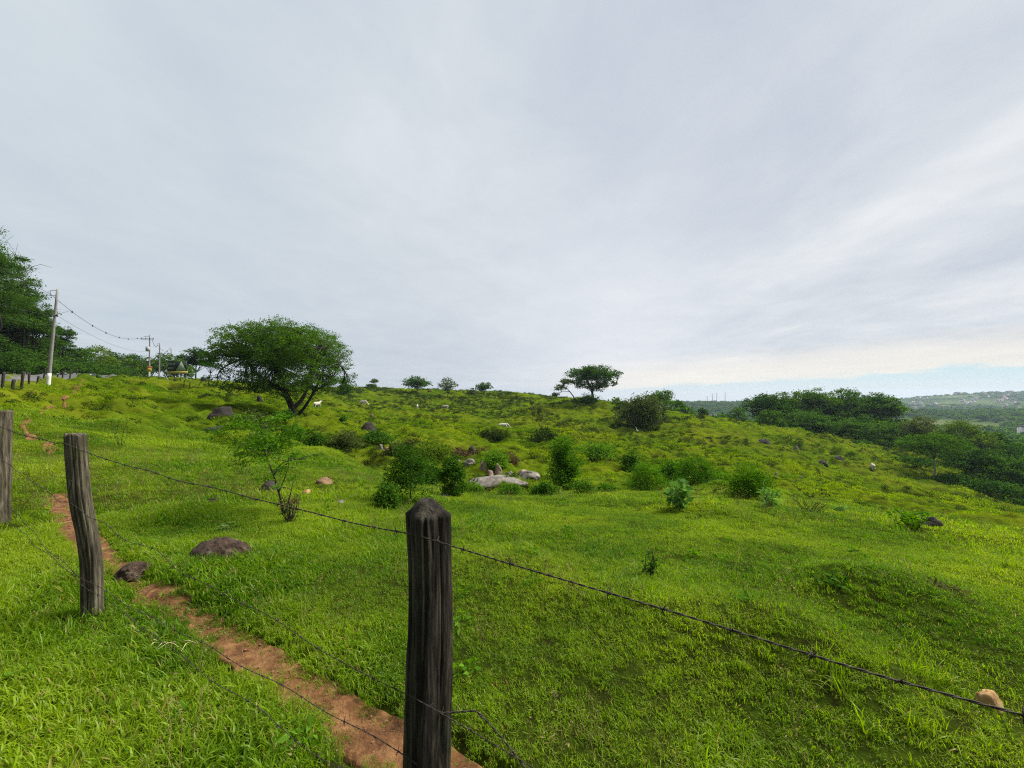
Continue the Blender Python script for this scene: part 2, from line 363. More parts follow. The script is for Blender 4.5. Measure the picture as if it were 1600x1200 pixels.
def wood_mat(name, dark, mid, pale, moss=None):
    m, t, nd, lk = nt(name)
    tc = N(t, 'ShaderNodeTexCoord')
    v = mapping(t, tc.outputs['Object'], (16, 16, 1.1))
    g1 = noise(t, v, 3.2, 9, .68, .6)
    v2 = mapping(t, tc.outputs['Object'], (5, 5, 1.6))
    g2 = noise(t, v2, 2.0, 5, .6)
    col = ramp(t, math_(t, 'MULTIPLY_ADD', g1, .7, math_(t, 'MULTIPLY', g2, .35)), [(.36, dark), (.5, mid), (.68, pale)])
    if moss:
        g3 = noise(t, mapping(t, tc.outputs['Object'], (2, 2, 1)), 5, 6, .7)
        col = mix(t, ramp(t, g3, [(.55, (0, 0, 0)), (.68, (1, 1, 1))]), col, moss)
    p = N(t, 'ShaderNodeBsdfPrincipled'); p.inputs['Roughness'].default_value = .85; p.inputs['Specular IOR Level'].default_value = .2
    lk.new(col, p.inputs['Base Color'])
    b = N(t, 'ShaderNodeBump'); b.inputs['Strength'].default_value = 1; b.inputs['Distance'].default_value = .012
    lk.new(g1, b.inputs['Height']); lk.new(b.outputs[0], p.inputs['Normal'])
    o = N(t, 'ShaderNodeOutputMaterial'); lk.new(p.outputs[0], o.inputs['Surface'])
    return m
M['post_dark'] = wood_mat('dark_post_wood', (.004, .0035, .003), (.016, .013, .010), (.10, .085, .062), (.05, .055, .035))
M['post_grey'] = wood_mat('grey_post_wood', (.010, .008, .005), (.06, .051, .034), (.19, .165, .115), (.07, .075, .03))
M['post_far'] = wood_mat('far_post_wood', (.012, .010, .008), (.03, .025, .02), (.07, .06, .05))

def terrain_mat():
    m, t, nd, lk = nt('pasture_ground')
    geo = N(t, 'ShaderNodeNewGeometry')
    P = geo.outputs['Position']
    n1 = noise(t, P, .9, 8, .7)
    n2 = noise(t, P, .09, 5, .6)
    n3 = noise(t, P, 9, 6, .7)
    near = ramp(t, n3, [(.3, (.018, .014, .006)), (.5, (.022, .034, .004)), (.75, (.045, .07, .005))])
    mid = ramp(t, n1, [(.3, (.02, .03, .004)), (.5, (.05, .085, .004)), (.72, (.10, .16, .008))])
    mid = mix(t, ramp(t, n2, [(.4, (0, 0, 0)), (.65, (1, 1, 1))]), mid, (.11, .13, .007))
    far = ramp(t, noise(t, P, .006, 4, .6), [(.35, (.02, .04, .012)), (.55, (.05, .085, .02)), (.72, (.14, .15, .06))])
    vl = N(t, 'ShaderNodeVectorMath', operation='LENGTH'); lk.new(P, vl.inputs[0])
    d = vl.outputs['Value']
    c = mix(t, math_(t, 'DIVIDE', math_(t, 'SUBTRACT', d, 6), 25, clamp=True), near, mid)
    c = mix(t, math_(t, 'DIVIDE', math_(t, 'SUBTRACT', d, 210), 150, clamp=True), c, far)
    p = N(t, 'ShaderNodeBsdfPrincipled'); p.inputs['Roughness'].default_value = 1; p.inputs['Specular IOR Level'].default_value = .0
    lk.new(c, p.inputs['Base Color'])
    b = N(t, 'ShaderNodeBump'); b.inputs['Strength'].default_value = .8; b.inputs['Distance'].default_value = .15
    lk.new(n1, b.inputs['Height']); lk.new(b.outputs[0], p.inputs['Normal'])
    o = N(t, 'ShaderNodeOutputMaterial'); lk.new(p.outputs[0], o.inputs['Surface'])
    return m
M['terrain'] = terrain_mat()

# ------------------------------------------------------------------ terrain
def polyline(pts, step):
    pts = np.array(pts, float)
    seg = np.linalg.norm(np.diff(pts, axis=0), axis=1); s = np.concatenate([[0], np.cumsum(seg)])
    u = np.arange(0, s[-1], step)
    P = np.stack([np.interp(u, s, pts[:, i]) for i in range(pts.shape[1])], 1)
    return P, u
def smooth_line(pts, it=2):
    pts = np.array(pts, float)
    for _ in range(it):
        q = pts[:-1]*.75 + pts[1:]*.25; r_ = pts[:-1]*.25 + pts[1:]*.75
        pts = np.concatenate([pts[:1], np.stack([q, r_], 1).reshape(-1, pts.shape[1]), pts[-1:]])
    return pts
path_px = [(880, 1350), (760, 1240), (640, 1172), (520, 1096), (405, 1022), (305, 962), (212, 918), (150, 862), (112, 815), (90, 768)]
PATHL = []
for px, py in path_px: x, y, _ = ground(px, py, y0=.9); PATHL.append((x, y, (.12 if py > 1200 else .20 if py > 1000 else .21 if py > 850 else .24)))
PATHA = smooth_line(PATHL)
p2 = []
for px, py, w in [(84, 702, .08), (64, 686, .16), (30, 669, .20), (60, 655, .06), (98, 641, .2), (112, 628, .36), (124, 611, .26), (131, 600, .1)]:
    x, y, _ = ground(px, py); p2.append((x, y, w))
PATHB = smooth_line(p2)
def path_dist(X, Y):
    """signed distance to the nearest trodden edge (negative inside)"""
    best = np.full(X.shape, 1e9)
    for L in (PATHA, PATHB):
        for a, b in zip(L[:-1], L[1:]):
            d = b[:2]-a[:2]; l2 = d @ d + 1e-12
            t = np.clip(((X-a[0])*d[0] + (Y-a[1])*d[1])/l2, 0, 1)
            q = np.hypot(X-a[0]-t*d[0], Y-a[1]-t*d[1]) - (a[2]*(1-t)+b[2]*t)/2
            best = np.minimum(best, q)
    return best
ROADPTS = [(-10, 6), (-20, 13.5), (-33, 22), (-44, 31), (-54, 40), (-62.5, 50.5), (-71, 62), (-88, 86), (-110, 118), (-140, 160)]
ROADPTS = [(x, y) if y > 20 else (x-7+0.2*y, y-4) for x, y in ROADPTS]
ROADL = smooth_line(ROADPTS)

rr = np.concatenate([[0.0], np.exp(np.arange(math.log(.4), math.log(20), .0125)), np.exp(np.arange(math.log(20), math.log(240), .0042)), np.exp(np.arange(math.log(240), math.log(3400), .022))])
aa = np.concatenate([np.linspace(-66, 66, 560), np.linspace(66, 294, 80)[1:-1]]) * PI/180
AA, RR = np.meshgrid(aa, rr)
TX = RR*np.sin(AA); TY = RR*np.cos(AA)
TZ = zf(TX.ravel(), TY.ravel()).reshape(TX.shape)
nearm = (RR < 60) & (AA < 0.1)
pd = path_dist(TX[nearm], TY[nearm])
TZ[nearm] -= .052 * smooth01(1.5 - pd/.08)
na, nr = len(aa), len(rr)
i = np.arange(nr-1)[:, None]*na; j = np.arange(na)[None]; j2 = (j+1) % na
quads = np.stack([i+j, i+j2, i+na+j2, i+na+j], -1).reshape(-1, 4)[:, ::-1]
ter = link('ground', mesh_np('ground', np.stack([TX, TY, TZ], -1).reshape(-1, 3), [quads]), M['terrain'])
tag(ter, 'rolling green pasture sloping into a valley with far hills', 'ground', kind='structure')

def strip(name, L, mat, lift, width=None, step=.04, nx=14, rag=.0, rough=0., label=None, cat=None, zoff=0):
    P, u = polyline(L, step)
    T = np.gradient(P[:, :2], axis=0); T /= np.linalg.norm(T, axis=1)[:, None]
    Nn = np.stack([T[:, 1], -T[:, 0]], 1)
    w = P[:, 2] if width is None else np.full(len(P), width)
    s = np.linspace(-1, 1, nx)
    n1 = (fbm(u*2.2, u*0+3, 31, 4)-.5)*rag; n2 = (fbm(u*2.2, u*0+9, 37, 4)-.5)*rag
    off = s[None]*w[:, None]/2 + np.where(s[None] > 0, n1[:, None]*s[None], n2[:, None]*s[None])
    X = P[:, 0:1] + Nn[:, 0:1]*off; Y = P[:, 1:2] + Nn[:, 1:2]*off
    Z = zf(X.ravel(), Y.ravel()).reshape(X.shape) + lift
    Z -= zoff * smooth01((1-np.abs(s))[None]*3)
    if rough: Z += (fbm(X*9, Y*9, 41, 5)-.5)*rough
    Z -= (np.abs(s)[None] > .99)*.02
    m_ = len(P); i = np.arange(m_-1)[:, None]*nx; j = np.arange(nx-1)[None]
    q = np.stack([i+j, i+j+1, i+nx+j+1, i+nx+j], -1).reshape(-1, 4)
    o = link(name, mesh_np(name, np.stack([X, Y, Z], -1).reshape(-1, 3), [q]), mat)
    return tag(o, label, cat, kind='structure')
strip('dirt_path', PATHA*np.array([1, 1, 1.35]), M['dirt'], -.032, step=.02, nx=30, rag=.1, rough=.045, label='worn reddish dirt path running along the barbed wire fence', cat='path', zoff=.0)
strip('dirt_trail', PATHB, M['dirt'], .0, step=.12, nx=10, rag=.4, rough=.1, label='thin earth trail climbing the slope towards the utility poles', cat='trail')
strip('road', np.c_[ROADL, np.zeros(len(ROADL))], M['asphalt'], .10, width=5.4, step=.8, nx=9, label='grey asphalt road behind the fence on the left', cat='road')

# ------------------------------------------------------------------ grass and undergrowth (instanced stuff)
def blades(n, Rr, L, w, seed, lean=.8, levels=3):
    g = np.random.default_rng(seed)
    rad = Rr*np.sqrt(g.uniform(0, 1, n)); th = g.uniform(0, 2*PI, n)
    base = np.stack([rad*np.cos(th), rad*np.sin(th), np.full(n, -.01)], 1)
    az = g.uniform(0, 2*PI, n); le = L*g.uniform(.45, 1.25, n); bend = lean*g.uniform(.2, 1.3, n)
    d = np.stack([np.cos(az), np.sin(az), np.zeros(n)], 1); b = np.stack([-np.sin(az), np.cos(az), np.zeros(n)], 1)
    ww = w*g.uniform(.6, 1.2, n)
    V = []; ts = np.linspace(0, 1, levels+1)
    ang = np.outer(np.ones(n), 0.15 + 0*ts) + bend[:, None]*ts[None]*1.5
    pos = base.copy(); pts = [pos]
    for k_ in range(levels):
        st = le/levels; a = ang[:, k_]
        pos = pos + d*(np.sin(a)*st)[:, None] + np.array([0, 0, 1.])*(np.cos(a)*st)[:, None]
        pts.append(pos)
    for k_ in range(levels):
        wk = ww*(1-.75*(ts[k_])**1.5)*(.7 if k_ == 0 else 1)
        V += [pts[k_]-b*wk[:, None]/2, pts[k_]+b*wk[:, None]/2]
    V.append(pts[-1])
    V = np.stack(V, 1); m_ = V.shape[1]
    i = np.arange(n)[:, None]*m_
    fs = [np.concatenate([i+np.array([[2*k_, 2*k_+1, 2*k_+3, 2*k_+2]]) for k_ in range(levels-1)]), i+np.array([[2*levels-2, 2*levels-1, 2*levels]])]
    return V.reshape(-1, 3), fs
def proto_col(name, meshes, mat):
    c = bpy.data.collections.new(name)
    for k_, me in enumerate(meshes):
        me.materials.append(mat)
        o = bpy.data.objects.new('%s_%02d' % (name, k_), me); c.objects.link(o)
    return c
def scatter(name, P, S, proto, nvar, label, cat, tilt=.15, yaw=None, zs=None):
    n = len(P)
    me = bpy.data.meshes.new(name); me.vertices.add(n); me.vertices.foreach_set('co', np.asarray(P, np.float32).ravel())
    rot = np.stack([rng.normal(0, tilt, n), rng.normal(0, tilt, n), rng.uniform(0, 2*PI, n)], 1).astype(np.float32)
    sc = np.stack([S, S, S*(zs if zs is not None else 1)], 1).astype(np.float32)
    a = me.attributes.new('rot', 'FLOAT_VECTOR', 'POINT'); a.data.foreach_set('vector', rot.ravel())
    a = me.attributes.new('scl', 'FLOAT_VECTOR', 'POINT'); a.data.foreach_set('vector', sc.ravel())
    a = me.attributes.new('idx', 'INT', 'POINT'); a.data.foreach_set('value', rng.integers(0, nvar, n).astype(np.int32))
    o = bpy.data.objects.new(name, me); COL.objects.link(o)
    ng = bpy.data.node_groups.new(name + '_nodes', 'GeometryNodeTree')
    ng.interface.new_socket('Geometry', in_out='INPUT', socket_type='NodeSocketGeometry')
    ng.interface.new_socket('Geometry', in_out='OUTPUT', socket_type='NodeSocketGeometry')
    gi = ng.nodes.new('NodeGroupInput'); go = ng.nodes.new('NodeGroupOutput')
    ci = ng.nodes.new('GeometryNodeCollectionInfo'); ci.inputs['Collection'].default_value = proto
    ci.inputs['Separate Children'].default_value = True; ci.inputs['Reset Children'].default_value = True
    ip = ng.nodes.new('GeometryNodeInstanceOnPoints'); ip.inputs['Pick Instance'].default_value = True
    def attr(nm, ty):
        q = ng.nodes.new('GeometryNodeInputNamedAttribute'); q.data_type = ty; q.inputs['Name'].default_value = nm
        return q.outputs['Attribute']
    L_ = ng.links
    L_.new(gi.outputs[0], ip.inputs['Points']); L_.new(ci.outputs[0], ip.inputs['Instance'])
    L_.new(attr('idx', 'INT'), ip.inputs['Instance Index'])
    er = ng.nodes.new('FunctionNodeEulerToRotation'); L_.new(attr('rot', 'FLOAT_VECTOR'), er.inputs[0])
    L_.new(er.outputs[0], ip.inputs['Rotation']); L_.new(attr('scl', 'FLOAT_VECTOR'), ip.inputs['Scale'])
    L_.new(ip.outputs[0], go.inputs[0])
    o.modifiers.new('scatter', 'NODES').node_group = ng
    return tag(o, label, cat, kind='stuff')
def sector(r0, r1, dens, half=62):
    n = int(dens*(r1*r1-r0*r0)*R(half))
    r = np.sqrt(rng.uniform(r0*r0, r1*r1, n)); a = rng.uniform(-R(half), R(half), n)
    return r*np.sin(a), r*np.cos(a), r
def on_road(X, Y, w=3.2):
    best = np.full(X.shape, 1e9)
    for a, b in zip(ROADL[:-1], ROADL[1:]):
        d = b-a; t = np.clip(((X-a[0])*d[0]+(Y-a[1])*d[1])/(d@d+1e-9), 0, 1)
        best = np.minimum(best, np.hypot(X-a[0]-t*d[0], Y-a[1]-t*d[1]))
    return best < w

def leaf_clump(n, rx, rz, size, seed, asp=.5):
    g = np.random.default_rng(seed); b = MB()
    C = g.normal(size=(n, 3)); C /= np.linalg.norm(C, axis=1)[:, None]; C *= (g.uniform(.2, 1, n)**.5)[:, None]
    C = C*np.array([rx, rx, rz]) + np.array([0, 0, rz*.7]); C[:, 2] = np.abs(C[:, 2])
    b.leaves(C, size, .3, asp, g); return b.mesh('leaf_clump')
leaf_clump0 = leaf_clump
gA = proto_col('grass_clump', [mesh_np('grass_clump', *blades(54, .085, .060, .0060, 100+k_, 1.5)) for k_ in range(6)], M['grass'])
gB = proto_col('grass_tuft', [mesh_np('grass_tuft', *blades(34, .16, .085, .012, 200+k_, 1.2)) for k_ in range(5)], M['grass'])
gC = proto_col('pasture_tuft', [mesh_np('pasture_tuft', *blades(34, .45, .26, .05, 300+k_, .95, 2)) for k_ in range(5)], M['grass_far'])
# near turf
X, Y, r = sector(.35, 7.5, 470)
pdv = path_dist(X, Y)
lush = fbm(X*.9, Y*.9, 51, 3)
thin = fbm(X*3, Y*3, 53, 3)
edge = (fbm(X*7, Y*7, 57, 3)-.5)*.17 + rng.uniform(-.025, .025, len(X))
keep = (pdv + edge > -.035) & (thin + rng.uniform(-.15, .15, len(X)) > .20)
stray = (pdv < .0) & (rng.uniform(0, 1, len(X)) < .03)
keep |= stray
X, Y, lush, pdv = X[keep], Y[keep], lush[keep], pdv[keep]
S = .68 + .85*smooth01((lush-.45)/.3)*rng.uniform(.6, 1.1, len(X))
S *= np.where(pdv < .12, .62, 1)
left = smooth01((-1.2-X)/2.0)
S *= 1 + .28*left
scatter('turf_grass', np.stack([X, Y, zf(X, Y)-.008 - .04*(pdv < .02)], 1), S, gA, 6, 'short bright green pasture grass around the near fence posts', 'grass', .2)
gT = proto_col('tall_tuft', [mesh_np('tall_tuft', *blades(30, .06, .15, .0065, 340+k_, 1.35, 4)) for k_ in range(5)], M['grass'])
X, Y, r = sector(.9, 14, 26)
f = fbm(X*.9+20, Y*.9, 97, 4) + .10*smooth01((-1.0-X)/1.5)*(r < 5)
for (tx, ty, tr_) in [(-2.94, 2.79, .35), (-.275, 1.28, .25), (-6.42, 4.96, .5), (gx(330, 3.6), 3.5, .7)]:
    f = f + .16*np.exp(-((X-tx)**2+(Y-ty)**2)/tr_**2)
k_ = (f + rng.uniform(-.05, .05, len(f)) > .60) & (path_dist(X, Y) > .06); X, Y, r = X[k_], Y[k_], r[k_]
scatter('tall_grass', np.stack([X, Y, zf(X, Y)-.01], 1), rng.uniform(.5, 1.05, len(X))*(1+.03*r), gT, 5, 'longer darker grass tufts around the posts and in the hollows', 'grass tufts', .25)
# middle turf
X, Y, r = sector(7.2, 27, 90)
keep = (path_dist(X, Y) + (fbm(X*3, Y*3, 57, 2)-.5)*.2 > .02) & ~on_road(X, Y)
X, Y, r = X[keep], Y[keep], r[keep]
lush = fbm(X*.5, Y*.5, 61, 4)
S = (.66 + .8*smooth01((lush-.47)/.3)) * (1 + .035*(r-7))
scatter('meadow_grass', np.stack([X, Y, zf(X, Y)-.02], 1), S, gB, 5, 'bright green meadow grass on the level ground above the gully', 'grass', .2)
# hillside turf
X, Y, r = sector(26, 85, 7)
X2, Y2, r2 = sector(85, 235, 1.4)
X = np.r_[X, X2]; Y = np.r_[Y, Y2]; r = np.r_[r, r2]
keep = ~on_road(X, Y, 4.0) & (path_dist(X, Y) > -.05)
X, Y, r = X[keep], Y[keep], r[keep]
lush = fbm(X*.22, Y*.3, 67, 4)
S = (.38 + .5*smooth01((lush-.4)/.3)) * (1 + .011*(r-26))
zs = .75
scatter('hillside_grass', np.stack([X, Y, zf(X, Y)-.03], 1), S, gC, 5, 'yellowish green tussocky grass covering the far grazed hillside', 'grass', .15, zs=np.full(len(X), zs))

wC = proto_col('weed_rosette', [leaf_clump0(34, .055, .035, .028, 460+k_) for k_ in range(4)], M['bush'])
X, Y, r = sector(1.8, 16, 3.0)
f = fbm(X*.7+40, Y*.7, 91, 3); k_ = (f + rng.uniform(-.1, .1, len(f)) > .56) & (path_dist(X, Y) > .1); X, Y = X[k_], Y[k_]
scatter('low_weeds', np.stack([X, Y, zf(X, Y)+.005], 1), rng.uniform(.7, 1.8, len(X)), wC, 4, 'small broad leaved weeds growing in the pasture grass', 'weeds', .2)
def stalks(seed):
    g = np.random.default_rng(seed); b = MB()
    for k_ in range(7):
        a = g.uniform(0, 2*PI); L = g.uniform(.10, .26); le = g.uniform(.02, .12); o_ = g.normal(size=2)*.04
        p = np.array([[o_[0], o_[1], 0], [o_[0]+math.cos(a)*le*.4, o_[1]+math.sin(a)*le*.4, L*.6], [o_[0]+math.cos(a)*le, o_[1]+math.sin(a)*le, L]])
        b.tube(p, [.0014, .0011, .0008], 3, False)
        C = p[2]+g.normal(size=(5, 3))*np.array([.006, .006, .018]); b.leaves(C, .014, .1, .4, g)
    return b.mesh('stalk')
sC = proto_col('seed_stalk', [stalks(480+k_) for k_ in range(5)], M['stalk'])
X, Y, r = sector(1.2, 18, 7)
f = fbm(X*.5+80, Y*.5, 95, 4); k_ = (f + rng.uniform(-.12, .12, len(f)) > .55) & (path_dist(X, Y) > .05); X, Y = X[k_], Y[k_]
scatter('seed_grass', np.stack([X, Y, zf(X, Y)], 1), rng.uniform(.6, 1.3, len(X)), sC, 5, 'thin straw coloured seed stalks standing in the grass', 'grass stalks', .25)
# low dark weeds and bracken in patches across the slope
uC = proto_col('weed_clump', [leaf_clump(90, .5, .32, .17, 400+k_) for k_ in range(5)], M['under'])
X, Y, r = sector(13, 45, 2.2); X2, Y2, r2 = sector(45, 235, .95)
X = np.r_[X, X2]; Y = np.r_[Y, Y2]; r = np.r_[r, r2]
f = fbm(X*.11 + 7, Y*.16, 71, 5)
band = np.zeros_like(f)
def blob(px, py, wpx, hpx, amt, **kw):
    """a weedy patch centred on the ground at that bearing"""
    global band
    x, y, z = ground(px, py, **kw)
    y2 = hit(px, py-hpx/2); 
    sx = max(wpx/620*y*.6, .5); sy = max(abs(y2-y), 1.5)
    band = np.maximum(band, amt*np.exp(-((X-x)/sx)**2-((Y-y)/sy)**2))
PATCH = [(700, 712, 120, 16, .6), (760, 722, 110, 20, .55), (640, 722, 90, 20, .6), (590, 705, 80, 20, .6), (730, 752, 60, 16, .6), (860, 764, 90, 12, .6), (940, 762, 80, 14, .5), (1050, 766, 120, 12, .5), (1150, 778, 120, 12, .5), (1260, 786, 100, 8, .4), (520, 688, 100, 18, .55), (440, 680, 90, 20, .5), (400, 668, 70, 20, .5), (330, 684, 90, 12, .5), (300, 660, 60, 14, .4), (960, 720, 100, 20, .45), (1060, 745, 160, 14, .4), (880, 730, 80, 14, .4), (840, 716, 80, 14, .4), (560, 634, 60, 8, .5), (620, 634, 50, 8, .5), (690, 630, 110, 18, .45), (700, 644, 60, 10, .3), (800, 625, 50, 10, .45), (720, 640, 110, 14, .4), (760, 650, 80, 10, .3), (1040, 700, 80, 14, .3),
  (500, 632, 60, 8, .4), (520, 655, 70, 14, .3), (440, 640, 90, 12, .3), (340, 622, 100, 14, .4), (300, 612, 60, 10, .35),
  (900, 690, 60, 30, .5), (930, 705, 60, 24, .5), (880, 668, 60, 14, .4), (1000, 670, 100, 10, .5), (640, 690, 80, 12, .45), (560, 690, 80, 14, .55), (500, 685, 60, 12, .5), (690, 705, 60, 14, .5), (800, 700, 60, 10, .3),
  (1100, 695, 120, 10, .3), (1200, 720, 120, 14, .3), (1180, 690, 50, 6, .35), (1230, 710, 40, 6, .3), (1330, 725, 60, 8, .3), (1370, 755, 70, 12, .35), (1320, 690, 120, 8, .45), (1380, 700, 80, 10, .45), (950, 735, 80, 14, .4), (1100, 735, 120, 14, .3), (620, 640, 100, 6, .2)]
for q in PATCH: blob(*q)
keep = (f + band*.45 + rng.uniform(-.05, .05, len(f)) > .548 + .115*(r < 24)) & ((r > 24) | (band > .25)) & ~on_road(X, Y, 4) & (path_dist(X, Y) > .5)
X, Y, r = X[keep], Y[keep], r[keep]
S = (.3+.85*rng.uniform(0, 1, len(X))**1.6)*(.55+.008*r)
scatter('undergrowth', np.stack([X, Y, zf(X, Y)-.05], 1), S, uC, 5, 'low dark weeds and bracken in patches on the slope', 'undergrowth', .2, zs=np.full(len(X), .8))

def pebble(seed):
    import bmesh
    bm = bmesh.new(); bmesh.ops.create_icosphere(bm, subdivisions=2, radius=1)
    V = np.array([v.co[:] for v in bm.verts]); g = np.random.default_rng(seed)
    for k_ in range(7):
        nn = g.normal(size=3); nn /= np.linalg.norm(nn); pr = V @ nn; c = g.uniform(.45, .8); V = V - np.outer(np.maximum(pr-c, 0), nn)
    V *= np.array([1, g.uniform(.6, 1), g.uniform(.4, .7)])
    fa = np.array([[v.index for v in f.verts] for f in bm.faces]); bm.free()
    return mesh_np('pebble', V, [fa])
pC = proto_col('path_clod', [pebble(800+k_) for k_ in range(6)], M['clod'])
X, Y, r = sector(1.0, 8, 620, 62)
pdv = path_dist(X, Y); k_ = (pdv < .0) & (rng.uniform(0, 1, len(X)) < .8); X, Y = X[k_], Y[k_]
scatter('pebbles', np.stack([X, Y, zf(X, Y)-.032], 1), .0025+.013*rng.uniform(0, 1, len(X))**4, pC, 6, 'small clods and pebbles lying on the dirt path', 'pebbles', .5)

# ------------------------------------------------------------------ trees and bushes
def tube_path(a, b, g, wob=.08, n=6, sag=0):
    a = np.array(a, float); b = np.array(b, float); t = np.linspace(0, 1, n)[:, None]
    L = np.linalg.norm(b-a)
    p = a + (b-a)*t + np.sin(t*PI)*g.normal(size=(1, 3))*L*wob
    p[:, 2] += np.sin(t[:, 0]*PI)*sag*L
    return p
def crown_leaves(b, lobes, count, size, g, up=.3, asp=.55, flat=.5, ncl=16, spread=.34):
    """lobes: (x,y,z,rx,ry,rz); leaves gather in flattened clumps on each lobe"""
    lobes = np.array(lobes, float)
    wt = (lobes[:, 3]*lobes[:, 5]); wt = wt/wt.sum()
    clumps = []
    for L, w in zip(lobes, wt):
        m_ = max(5, int(ncl*(.5 + w*len(lobes)*.5)))
        d = g.normal(size=(m_, 3)); d /= np.linalg.norm(d, axis=1)[:, None]; d[:, 2] = d[:, 2]*.9 + .1
        c = L[:3] + d*L[3:6]*(g.uniform(.35, 1.0, m_)**.6)[:, None]
        rc = spread*(L[3]*.6+L[5]*.4)*g.uniform(.6, 1.25, m_)
        k_ = int(count*w/m_)+1
        for cc, rr_ in zip(c, rc):
            q = g.normal(size=(k_, 3))*np.array([rr_, rr_, rr_*flat])*.62
            clumps.append(cc+q)
    b.leaves(np.concatenate(clumps), size, up, asp, g)
def auto_lobes(style, W, H, cb, g, nl):
    L = []
    if style == 'umbrella':
        for k_ in range(nl):
            a = g.uniform(0, 2*PI); q = math.sqrt(g.uniform(0, 1)); rl = W*g.uniform(.15, .22)
            rad = q*(W/2-rl*.8); top = H-rl*.45
            z = cb*H + (top-cb*H)*(.25+.75*(1-q**2))*g.uniform(.75, 1)
            L.append((rad*math.cos(a), rad*math.sin(a), z, rl, rl, rl*.5))
        L.append((0, 0, H-W*.10, W*.22, W*.22, W*.10))
    elif style == 'round':
        for k_ in range(nl):
            d = g.normal(size=3); d /= np.linalg.norm(d); q = g.uniform(.3, 1)**.5; rl = W*g.uniform(.16, .24); rz = min(rl*.8, (H*(1-cb))*.3)
            cz = H*(cb+1)/2; hz = H*(1-cb)/2
            L.append((d[0]*(W/2-rl)*q, d[1]*(W/2-rl)*q, cz+d[2]*(hz-rz)*q, rl, rl, rz))
        L.append((0, 0, H-H*(1-cb)*.2, W*.2, W*.2, H*(1-cb)*.2))
    elif style == 'bush':
        for k_ in range(nl):
            a = g.uniform(0, 2*PI); q = math.sqrt(g.uniform(0, 1)); rl = W*g.uniform(.15, .24)
            hz = H*(1-.32*q**2)
            z = g.uniform(.15, .85)*hz; rz = min(H*.22, rl)
            L.append((q*(W/2-rl)*math.cos(a), q*(W/2-rl)*math.sin(a), max(min(z, hz-rz), rz*.6), rl, rl, rz))
        L.append((0, 0, H*.76, W*.25, W*.25, H*.22))
    return L
def tree(name, label, cat, px, Y, py_top, wpx, style='umbrella', cb=.35, mat='tree', seed=1, group=None, nl=14, dens=1.7, lobes=None, bark='bark', trunk_r=None, leaf_px=1.5, stems=1, ncl=14, base_py=None, flat=.5, dx=.5, leafmin=.05, asp=.55, base_px=None, spread=.38, thick=1.0, twig=True, multi=None):
    g = np.random.default_rng(1000+seed)
    if Y is None:
        x, Y, zg = ground(px, base_py)
    if base_px is None: base_px = px
    x = gx(base_px, Y); zg = zat(x, Y) - .05
    H = zrow(py_top, Y) - zg; W = wpx/F*Y
    root = empty(name, (x, Y, zg)); tag(root, label, cat, group)
    if lobes:
        LL = []
        for (lx, ly, lrx, lry) in lobes:
            lx_ = gx(lx, Y)-x; lz = zrow(ly, Y)-zg; rx = lrx/F*Y; rz = lry/F*Y
            nd = max(1, int(round(thick*1.4)))
            for q in range(nd+1):
                dy = (q/nd-.5)*W*.62*dx*2*g.uniform(.6, 1.1) if nd else 0
                sh = 1-.25*abs(q/nd-.5)
                LL.append((lx_*(1-.12*abs(q/nd-.5)) + g.normal()*rx*.12, dy, lz-g.uniform(0, .1)*rz, rx*sh, rx*sh, rz*sh))
        nl = len(LL)
    else:
        LL = auto_lobes(style, W, H, cb, g, nl)
    pxm = Y/397.0
    size = max(leafmin, leaf_px*pxm)
    apx = (wpx*.64)*((H*(1-cb*.7))/Y*397)
    count = int(np.clip(apx*dens*2.1*(1.75/leaf_px)**2, 500, 140000))
    b = MB(); crown_leaves(b, LL, count, size, g, ncl=ncl, flat=flat, asp=asp, spread=spread)
    if style == 'bush':
        V = np.concatenate(b.v)
    cr = b.build('crown' if cat == 'tree' else 'foliage', M[mat], root, smooth=False)
    t = MB()
    tr = trunk_r or max(.022*H*(.6 if style == 'bush' else 1), .006)
    if multi:                                    # explicit limbs, photo points
        for pts, r0, r1 in multi:
            P = np.array([(gx(a_, Y)-x, (c_ if len(q) > 2 else 0), zrow(b_, Y)-zg) for q in pts for a_, b_, c_ in [(q+(0,))[:3]]])
            P = smooth_line(P, 2); t.tube(P, np.linspace(r0, r1, len(P)), 8)
        heads = [np.array((gx(q[-1][0], Y)-x, (q[-1]+(0,))[2], zrow(q[-1][1], Y)-zg)) for q, _, _ in multi]
    else:
        heads = []
        for s_ in range(stems):
            a = 2*PI*s_/max(stems, 1)+g.uniform(0, 1); off = 0 if stems == 1 else tr*1.2
            fk = cb*H*g.uniform(.75, .95) if style != 'bush' else H*g.uniform(.25, .5)
            top = np.array([math.cos(a)*(off*4 if stems > 1 else W*.03), math.sin(a)*(off*4 if stems > 1 else W*.03), max(fk, .15*H)])
            P = tube_path((math.cos(a)*off, math.sin(a)*off, -.15), top, g, .05, 7)
            rad = np.linspace(tr*1.15, tr*.7, 7); rad[0] *= 1.35
            t.tube(P, rad, 8); heads.append(top)
    if twig:
        for L in LL:
            c = np.array(L[:3]); h = min(heads, key=lambda q: np.linalg.norm(q-c))
            P = tube_path(h, c, g, .10, 6, .05)
            t.tube(P, np.linspace(tr*.34, tr*.08, 6), 5, False)
            for _ in range(3):
                e = c + g.normal(size=3)*np.array(L[3:6])*.6
                t.tube(tube_path(P[3], e, g, .1, 4), np.linspace(tr*.12, tr*.03, 4), 4, False)
    t.build('trunk' if cat == 'tree' else 'stems', M[bark], root)
    return root

